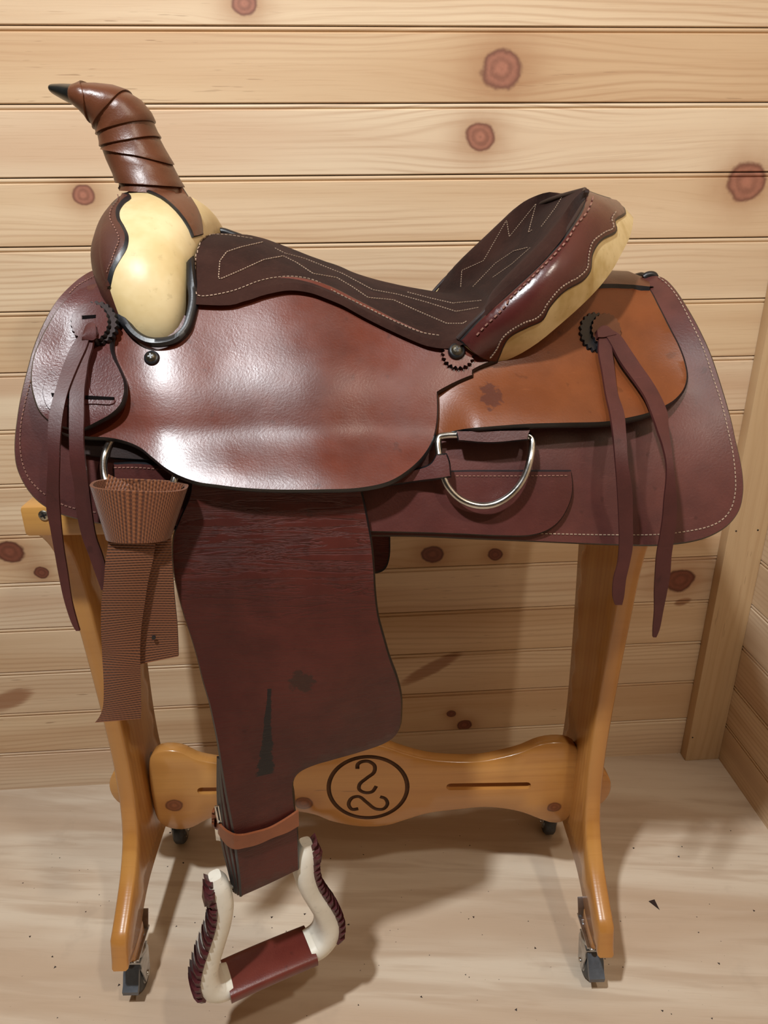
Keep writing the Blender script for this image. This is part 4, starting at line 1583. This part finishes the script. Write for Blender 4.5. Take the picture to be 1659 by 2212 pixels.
ribbon('string_knot', [((1290, 712), (1292, 728)), ((1300, 704), (1304, 728)), ((1312, 704), (1322, 724)), ((1320, 710), (1332, 722))], lambda x, y, t: rj_depth(x, y) - .015, .005, STRING, saddle)

# ---- rings


def ring_tube(name, path, depth, rad, mat, parent, closed=True):
    p = crom(path, 6, closed)
    return mk(name, *tube_geo([LY(a, b, depth(a, b)) for a, b in p], rad, 12, closed), mat, parent)


dring = ring_tube('rear_dee_ring', [(948, 946), (949, 985), (955, 1022), (968, 1052), (995, 1079), (1032, 1092), (1068, 1089), (1103, 1069), (1130, 1036), (1146, 990), (1149, 950), (1140, 941), (1050, 941), (960, 941)],
                  lambda x, y: FD(x, y) - .012 - .007 * sst(y, 945, 1000), .0036, STEEL, saddle)
panel('dee_strap', [(985, 930, 1), (1146, 928, 1), (1140, 950, 1), (1060, 957), (990, 952, 1)], surf(lambda x, y: FD(x, y) - .0235), .004, [BURG, EDGE], saddle, step=8, grid=14, bev=2)
panel('dee_hobble_strap', [(780, 1030, 1), (880, 1015), (927, 1001), (941, 980, 1), (966, 978, 1), (973, 997), (976, 1031, 1), (955, 1035), (900, 1042), (790, 1058, 1)], surf(lambda x, y: FD(x, y) - .018 - .006 * sst(x, 900, 960)), .006, [BURG, EDGE], saddle, step=7, grid=12, bev=4)
ring_tube('front_dee_ring', [(250, 940), (236, 958), (226, 985), (224, 1010), (228, 1036), (240, 1062), (262, 1085), (300, 1098), (345, 1085), (372, 1050), (384, 1000), (385, 955), (370, 935), (300, 930)],
          lambda x, y: FD(x, y) - .007 - .018 * sst(y, 965, 1050), .0038, STEEL, saddle)

# ---- keeper strap round the stirrup leathers, with its buckle
ks = [((645, 1752), (646, 1784)), ((620, 1769), (622, 1798)), ((585, 1789), (590, 1810)), ((552, 1799), (556, 1825)), ((524, 1805), (528, 1832)), ((504, 1804), (508, 1835)), ((485, 1794), (492, 1828)), ((471, 1778), (476, 1809)), ((463, 1757), (462, 1781)), ((466, 1745), (465, 1760))]
k_d = [fender_depth(640, 1770) - .004, fender_depth(620, 1780) - .006, fender_depth(585, 1800) - .006, fender_depth(552, 1810) - .006, fender_depth(524, 1815) - .007, fender_depth(506, 1815) - .006, fender_depth(490, 1810) + .006, fender_depth(475, 1795) + .018, fender_depth(465, 1775) + .030, fender_depth(465, 1770) + .040]
kx_ = [(a[0] + b[0]) / 2 for a, b in ks][::-1]
kd_ = k_d[::-1]
keeper = ribbon('keeper_strap', ks, lambda x, y, t: float(np.interp(x, sorted(kx_), [d for _, d in sorted(zip(kx_, kd_))])), .003, KEEP, saddle)
Pb = LY(472, 1760, fender_depth(470, 1770) + .022)
bk = []
for (a, b) in ((466, 1742), (478, 1738), (484, 1772), (472, 1776)):
    bk.append(LY(a, b, Pb.y))
mk('buckle', *tube_geo(bk, .0017, 8, True), STEEL, keeper)
mk('buckle_tongue', *tube_geo([LY(472, 1740, Pb.y), LY(478, 1775, Pb.y - .002)], .0012, 8), STEEL, keeper)
panel('strap_end', [(463, 1790, 1), (473, 1793, 1), (479, 1818, 1), (466, 1816, 1)], surf(lambda x, y: Pb.y + .004), .003, [STEEL, STEEL], keeper, step=8, grid=10, bev=1)

# ---- stirrup
SA = math.radians(24)
UW = Vector((math.cos(SA), math.sin(SA), 0))
UD = Vector((math.sin(SA), -math.cos(SA), 0))
UZ = Vector((0, 0, 1))
SC = (LY(474, 2120, -.273) + LY(682, 2035, -.205)) / 2
stirrup = empty('stirrup', SC, 0.0, saddle)
tilt = .08


def SP(u, v, d):
    return UW * u + UZ * v + UD * (d + v * tilt)


arm = [  # u, v, half thickness (in plane), half depth
    (-.058, -.004, .0115, .028), (-.072, -.001, .013, .028), (-.084, .012, .0135, .027), (-.088, .036, .0132, .026), (-.083, .066, .0128, .025), (-.072, .100, .0122, .0235), (-.0610, .134, .0118, .022), (-.0560, .166, .0115, .021), (-.0575, .196, .0105, .017), (-.060, .214, .006, .010)]
arm = [(u, v, ht * 1.28, hd * .86) for (u, v, ht, hd) in arm]
ac = crom(arm, 5)
lace_pts = []
for sg in (-1, 1):
    V = []
    for i, (u, v, ht, hd) in enumerate(ac):
        a = ac[max(0, i - 1)]
        b = ac[min(len(ac) - 1, i + 1)]
        t = Vector((b[0] - a[0], b[1] - a[1])).normalized()
        nn_ = Vector((t.y, -t.x))      # points to the inside for the left arm
        for k in range(16):
            an = 2 * math.pi * k / 16
            ca, sa = math.cos(an), math.sin(an)
            ca = math.copysign(abs(ca) ** .6, ca)
            sa = math.copysign(abs(sa) ** .6, sa)
            V.append(SP(-sg * (u + nn_.x * ht * ca) * -1 if False else sg * -(u + nn_.x * ht * ca), v + nn_.y * ht * ca, hd * sa))
        lace_pts.append((sg, i, u, v, t, nn_, ht, hd))
    F = grid_faces(len(ac), 16, True) + [list(range(16))[::-1], [(len(ac) - 1) * 16 + k for k in range(16)]]
    mk('stirrup_arm', V, F, WHITE, stirrup)
# tread wrapped in leather
V = []
for i in range(15):
    u = -.062 + .124 * i / 14
    bow = .0016 * (1 - (u / .062) ** 2)
    for k in range(22):
        an = 2 * math.pi * k / 22
        ca, sa = math.cos(an), math.sin(an)
        ca = math.copysign(abs(ca) ** .55, ca)
        sa = math.copysign(abs(sa) ** .55, sa)
        V.append(SP(u, -.004 + bow + .0115 * ca, .031 * sa))
mk('tread', V, grid_faces(15, 22, True) + [list(range(22))[::-1], [14 * 22 + k for k in range(22)]], TREAD, stirrup)
# bolt bar at the top carrying the folded leather
mk('top_bar', *tube_geo([SP(-.058, .178, -.006), SP(.058, .178, -.006)], .005, 12), WHITE, stirrup)
# lacing along the outer edge of each arm: overlapping loops
lace_v, lace_f = None, None
for sg in (-1, 1):
    pts = [q for q in lace_pts if q[0] == sg]
    arr = np.array([(q[2], q[3]) for q in pts])
    dl = np.r_[0, np.cumsum(np.linalg.norm(np.diff(arr, axis=0), axis=1))]
    L_ = dl[-1]
    s0 = .034
    nl = 19
    for j in range(nl):
        s_ = s0 + (L_ - s0 - .004) * j / (nl - 1)
        i = int(np.searchsorted(dl, s_))
        i = min(len(pts) - 1, max(1, i))
        _, _, u, v, t, nn_, ht, hd = pts[i]
        V = []
        w_ = .0052
        for a in (-1, 1):
            for (od, oh) in ((-.45, -1.0), (-.15, -1.08), (.2, -1.1), (.65, -1.08), (.97, -.92), (1.05, -.62)):
                g_ = .0026 if a > 0 else .0003
                cu = u + nn_.x * (ht * oh - g_) + t.x * (w_ * a + .006 * (1 - od))
                cv_ = v + nn_.y * (ht * oh - g_) + t.y * (w_ * a + .006 * (1 - od))
                V.append(SP(sg * -cu, cv_, hd * od + g_))
        for a in (-1, 1):
            for (od, oh) in ((-.42, -.85), (-.15, -.92), (.2, -.93), (.6, -.9), (.84, -.75), (.9, -.5)):
                cu = u + nn_.x * ht * oh + t.x * w_ * a
                cv_ = v + nn_.y * ht * oh + t.y * w_ * a
                V.append(SP(sg * -cu, cv_, hd * od))
        F = []
        for q in range(5):
            F.append([q, q + 1, 6 + q + 1, 6 + q])
            F.append([12 + q, 18 + q, 18 + q + 1, 12 + q + 1])
            F.append([q, 12 + q, 12 + q + 1, q + 1])
            F.append([6 + q, 6 + q + 1, 18 + q + 1, 18 + q])
        F += [[0, 6, 18, 12], [5, 17, 23, 11]]
        mk('lacing_loop', V, F, LACE, stirrup)
    # folded start of the lace at the top
    u, v, ht, hd = arm[-2]
    V, F = box_geo(SP(sg * -(u - .012), v - .006, hd * .35), UW * .0075, UD * .012, UZ * .013 + UW * .002)
    me = mk('lace_end', V, F, LACE, stirrup, smooth=False)
    bm_ = bmesh.new()
    bm_.from_mesh(me.data)
    bmesh.ops.bevel(bm_, geom=list(bm_.edges), offset=.004, segments=3, affect='EDGES')
    bm_.to_mesh(me.data)
    bm_.free()
    me.data.polygons.foreach_set('use_smooth', [True] * len(me.data.polygons))
# far stirrup
st2 = empty('stirrup', (SC.x, -SC.y, SC.z), 0.0, saddle)
for ch in list(stirrup.children):
    if ch.name.startswith('lac'):
        continue
    nm = ch.name.split('.')[0]
    mirrored(ch, nm, st2)

# ------------------------------------------------------------------ nylon billet tied on the front ring
billet = empty('nylon_billet_strap', ORG, ANG, label='brown nylon webbing strap tied around the front saddle ring', cat='strap')
wy = lambda x, y: -.292 - .012 * math.sin(math.pi * min(1, max(0, (x - 197) / 208)))
# tail behind
ribbon('webbing_tail', [((262, 1160), (369, 1160)), ((268, 1200), (370, 1200)), ((275, 1226), (372, 1226)), ((284, 1286), (376, 1286)), ((290, 1347), (382, 1347)), ((298, 1390), (384, 1385)), ((302, 1435), (385, 1418))],
       lambda x, y, t: -.284 + .004 * sst(y, 1200, 1400), .003, NYLON, billet)
ribbon('webbing_tail', [((233, 1155), (338, 1155)), ((233, 1178), (335, 1181)), ((228, 1211), (331, 1207)), ((224, 1259), (320, 1256)), ((219, 1302), (313, 1302)), ((218, 1362), (306, 1350)), ((220, 1400), (303, 1395)), ((221, 1422), (303, 1430)), ((224, 1482), (304, 1470)), ((222, 1528), (305, 1515)), ((214, 1549), (305, 1540)), ((205, 1561), (304, 1553))],
       lambda x, y, t: -.291 - .004 * math.sin(math.pi * t) + .005 * sst(y, 1200, 1400), .003, NYLON, billet)


# the wrap: a flattened hoop of webbing, narrower at the bottom
def hoop(topL, topR, botL, botR, yc_top, yc_bot, hd, n_=56, rows=7):
    V, uv = [], []
    for q in range(2):
        for i in range(rows):
            w_ = i / (rows - 1)
            a = LY(topL[0] + (botL[0] - topL[0]) * w_, topL[1] + (botL[1] - topL[1]) * w_, yc_top + (yc_bot - yc_top) * w_)
            b = LY(topR[0] + (botR[0] - topR[0]) * w_, topR[1] + (botR[1] - topR[1]) * w_, yc_top + (yc_bot - yc_top) * w_)
            c = (a + b) / 2
            h = (b - a) / 2
            for k in range(n_):
                an = 2 * math.pi * k / n_
                ca, sa = math.cos(an), math.sin(an)
                r = 1 - q * .0028 / h.length
                ca = math.copysign(abs(ca) ** .72, ca)
                sa = math.copysign(abs(sa) ** .72, sa)
                V.append(c + h * ca * r + Vector((0, (hd - q * .0028) * sa, 0)))
                uv.append(((1 - w_) * .055, k / n_ * .26 + .001))
    o_ = rows * n_
    F = grid_faces(rows, n_, True) + [f[::-1] for f in grid_faces(rows, n_, True, off=o_)]
    for i in (0, rows - 1):
        for k in range(n_):
            k2 = (k + 1) % n_
            F.append([i * n_ + k, i * n_ + k2, o_ + i * n_ + k2, o_ + i * n_ + k])
    return V, F, uv


V, F, uv = hoop((196, 1044), (406, 1052), (231, 1158), (370, 1158), -.281, -.283, .017)
mk('webbing_wrap', V, F, NYLON, billet, uv=uv)
ribbon('webbing_loop', [((234, 1024), (222, 1075)), ((255, 1034), (240, 1080)), ((278, 1045), (258, 1085)), ((300, 1056), (275, 1090))], lambda x, y, t: -.272 - .01 * t, .003, NYLON, billet)
ribbon('webbing_loop', [((272, 1050), (285, 1095)), ((296, 1043), (300, 1095)), ((326, 1038), (322, 1090)), ((360, 1040), (348, 1090)), ((394, 1046), (378, 1090))], lambda x, y, t: -.279 - .006 * t, .003, NYLON, billet)
for (x, y, d) in ((224, 1109, -.2935), (332, 1377, -.2835)):
    P = LY(x, y, d)
    mk('punched_hole', *cyl_geo(P, (0, 1, 0), .0022, .0016, 10), EDGE, billet)

# ------------------------------------------------------------------ litter on the floor
chip_w = []
d = rayw(1413, 1955)
P = CAM + d * (-CAM.z / d.z)
V = [P + Vector(q) for q in ((-.007, .008, 0), (.005, .010, 0), (.006, -.011, 0), (-.006, .007, .0025), (.004, .009, .003), (.005, -.010, .0015))]
o = mk('bark_chip', V, [(0, 1, 2), (5, 4, 3), (0, 3, 4, 1), (1, 4, 5, 2), (2, 5, 3, 0)], DARKL, smooth=False, label='dark triangular chip lying on the plywood floor', cat='chip')
V, F = [], []
for k in range(90):
    px, py = random.uniform(20, 1640), random.uniform(1760, 2205)
    d = rayw(px, py)
    P = CAM + d * (-CAM.z / d.z)
    if P.x > RX - .02 or P.y > WALL_Y - .03:
        continue
    r = random.choice((.0012, .0016, .002, .0028))
    a = random.uniform(0, 6.28)
    o_ = len(V)
    V += [P + Vector((r * math.cos(a), r * math.sin(a), .0)), P + Vector((r * math.cos(a + 2.2), r * .7 * math.sin(a + 2.2), .0)), P + Vector((r * .8 * math.cos(a + 4.1), r * math.sin(a + 4.1), 0)), P + Vector((0, 0, r * .5))]
    F += [[o_, o_ + 1, o_ + 3], [o_ + 1, o_ + 2, o_ + 3], [o_ + 2, o_, o_ + 3], [o_, o_ + 2, o_ + 1]]
mk('floor_crumbs', V, F, DARKL, smooth=False, kind='stuff', label='dark crumbs scattered over the plywood floor', cat='crumbs')

# ------------------------------------------------------------------ what sets single parts apart
for o in bpy.data.objects:
    k = o.name.split('.')[0]
    lb = {'swell': 'cream rawhide swell', 'horn': 'brown leather wrapped horn', 'horn_cap': 'black horn tip', 'cantle': 'speckled cream rawhide cantle rim', 'seat': 'dark brown suede seat with pale zigzag stitching',
          'rear_jockey': 'orange tan leather rear jockey', 'stirrup_arm': 'white rawhide stirrup arm', 'rear_dee_ring': 'nickel dee ring', 'front_dee_ring': 'nickel dee ring', 'keeper_strap': 'light brown buckled strap',
          'stretcher': 'stretcher board with carved circle and two S marks'}.get(k)
    if lb and o.parent is not None:
        o['label'] = lb
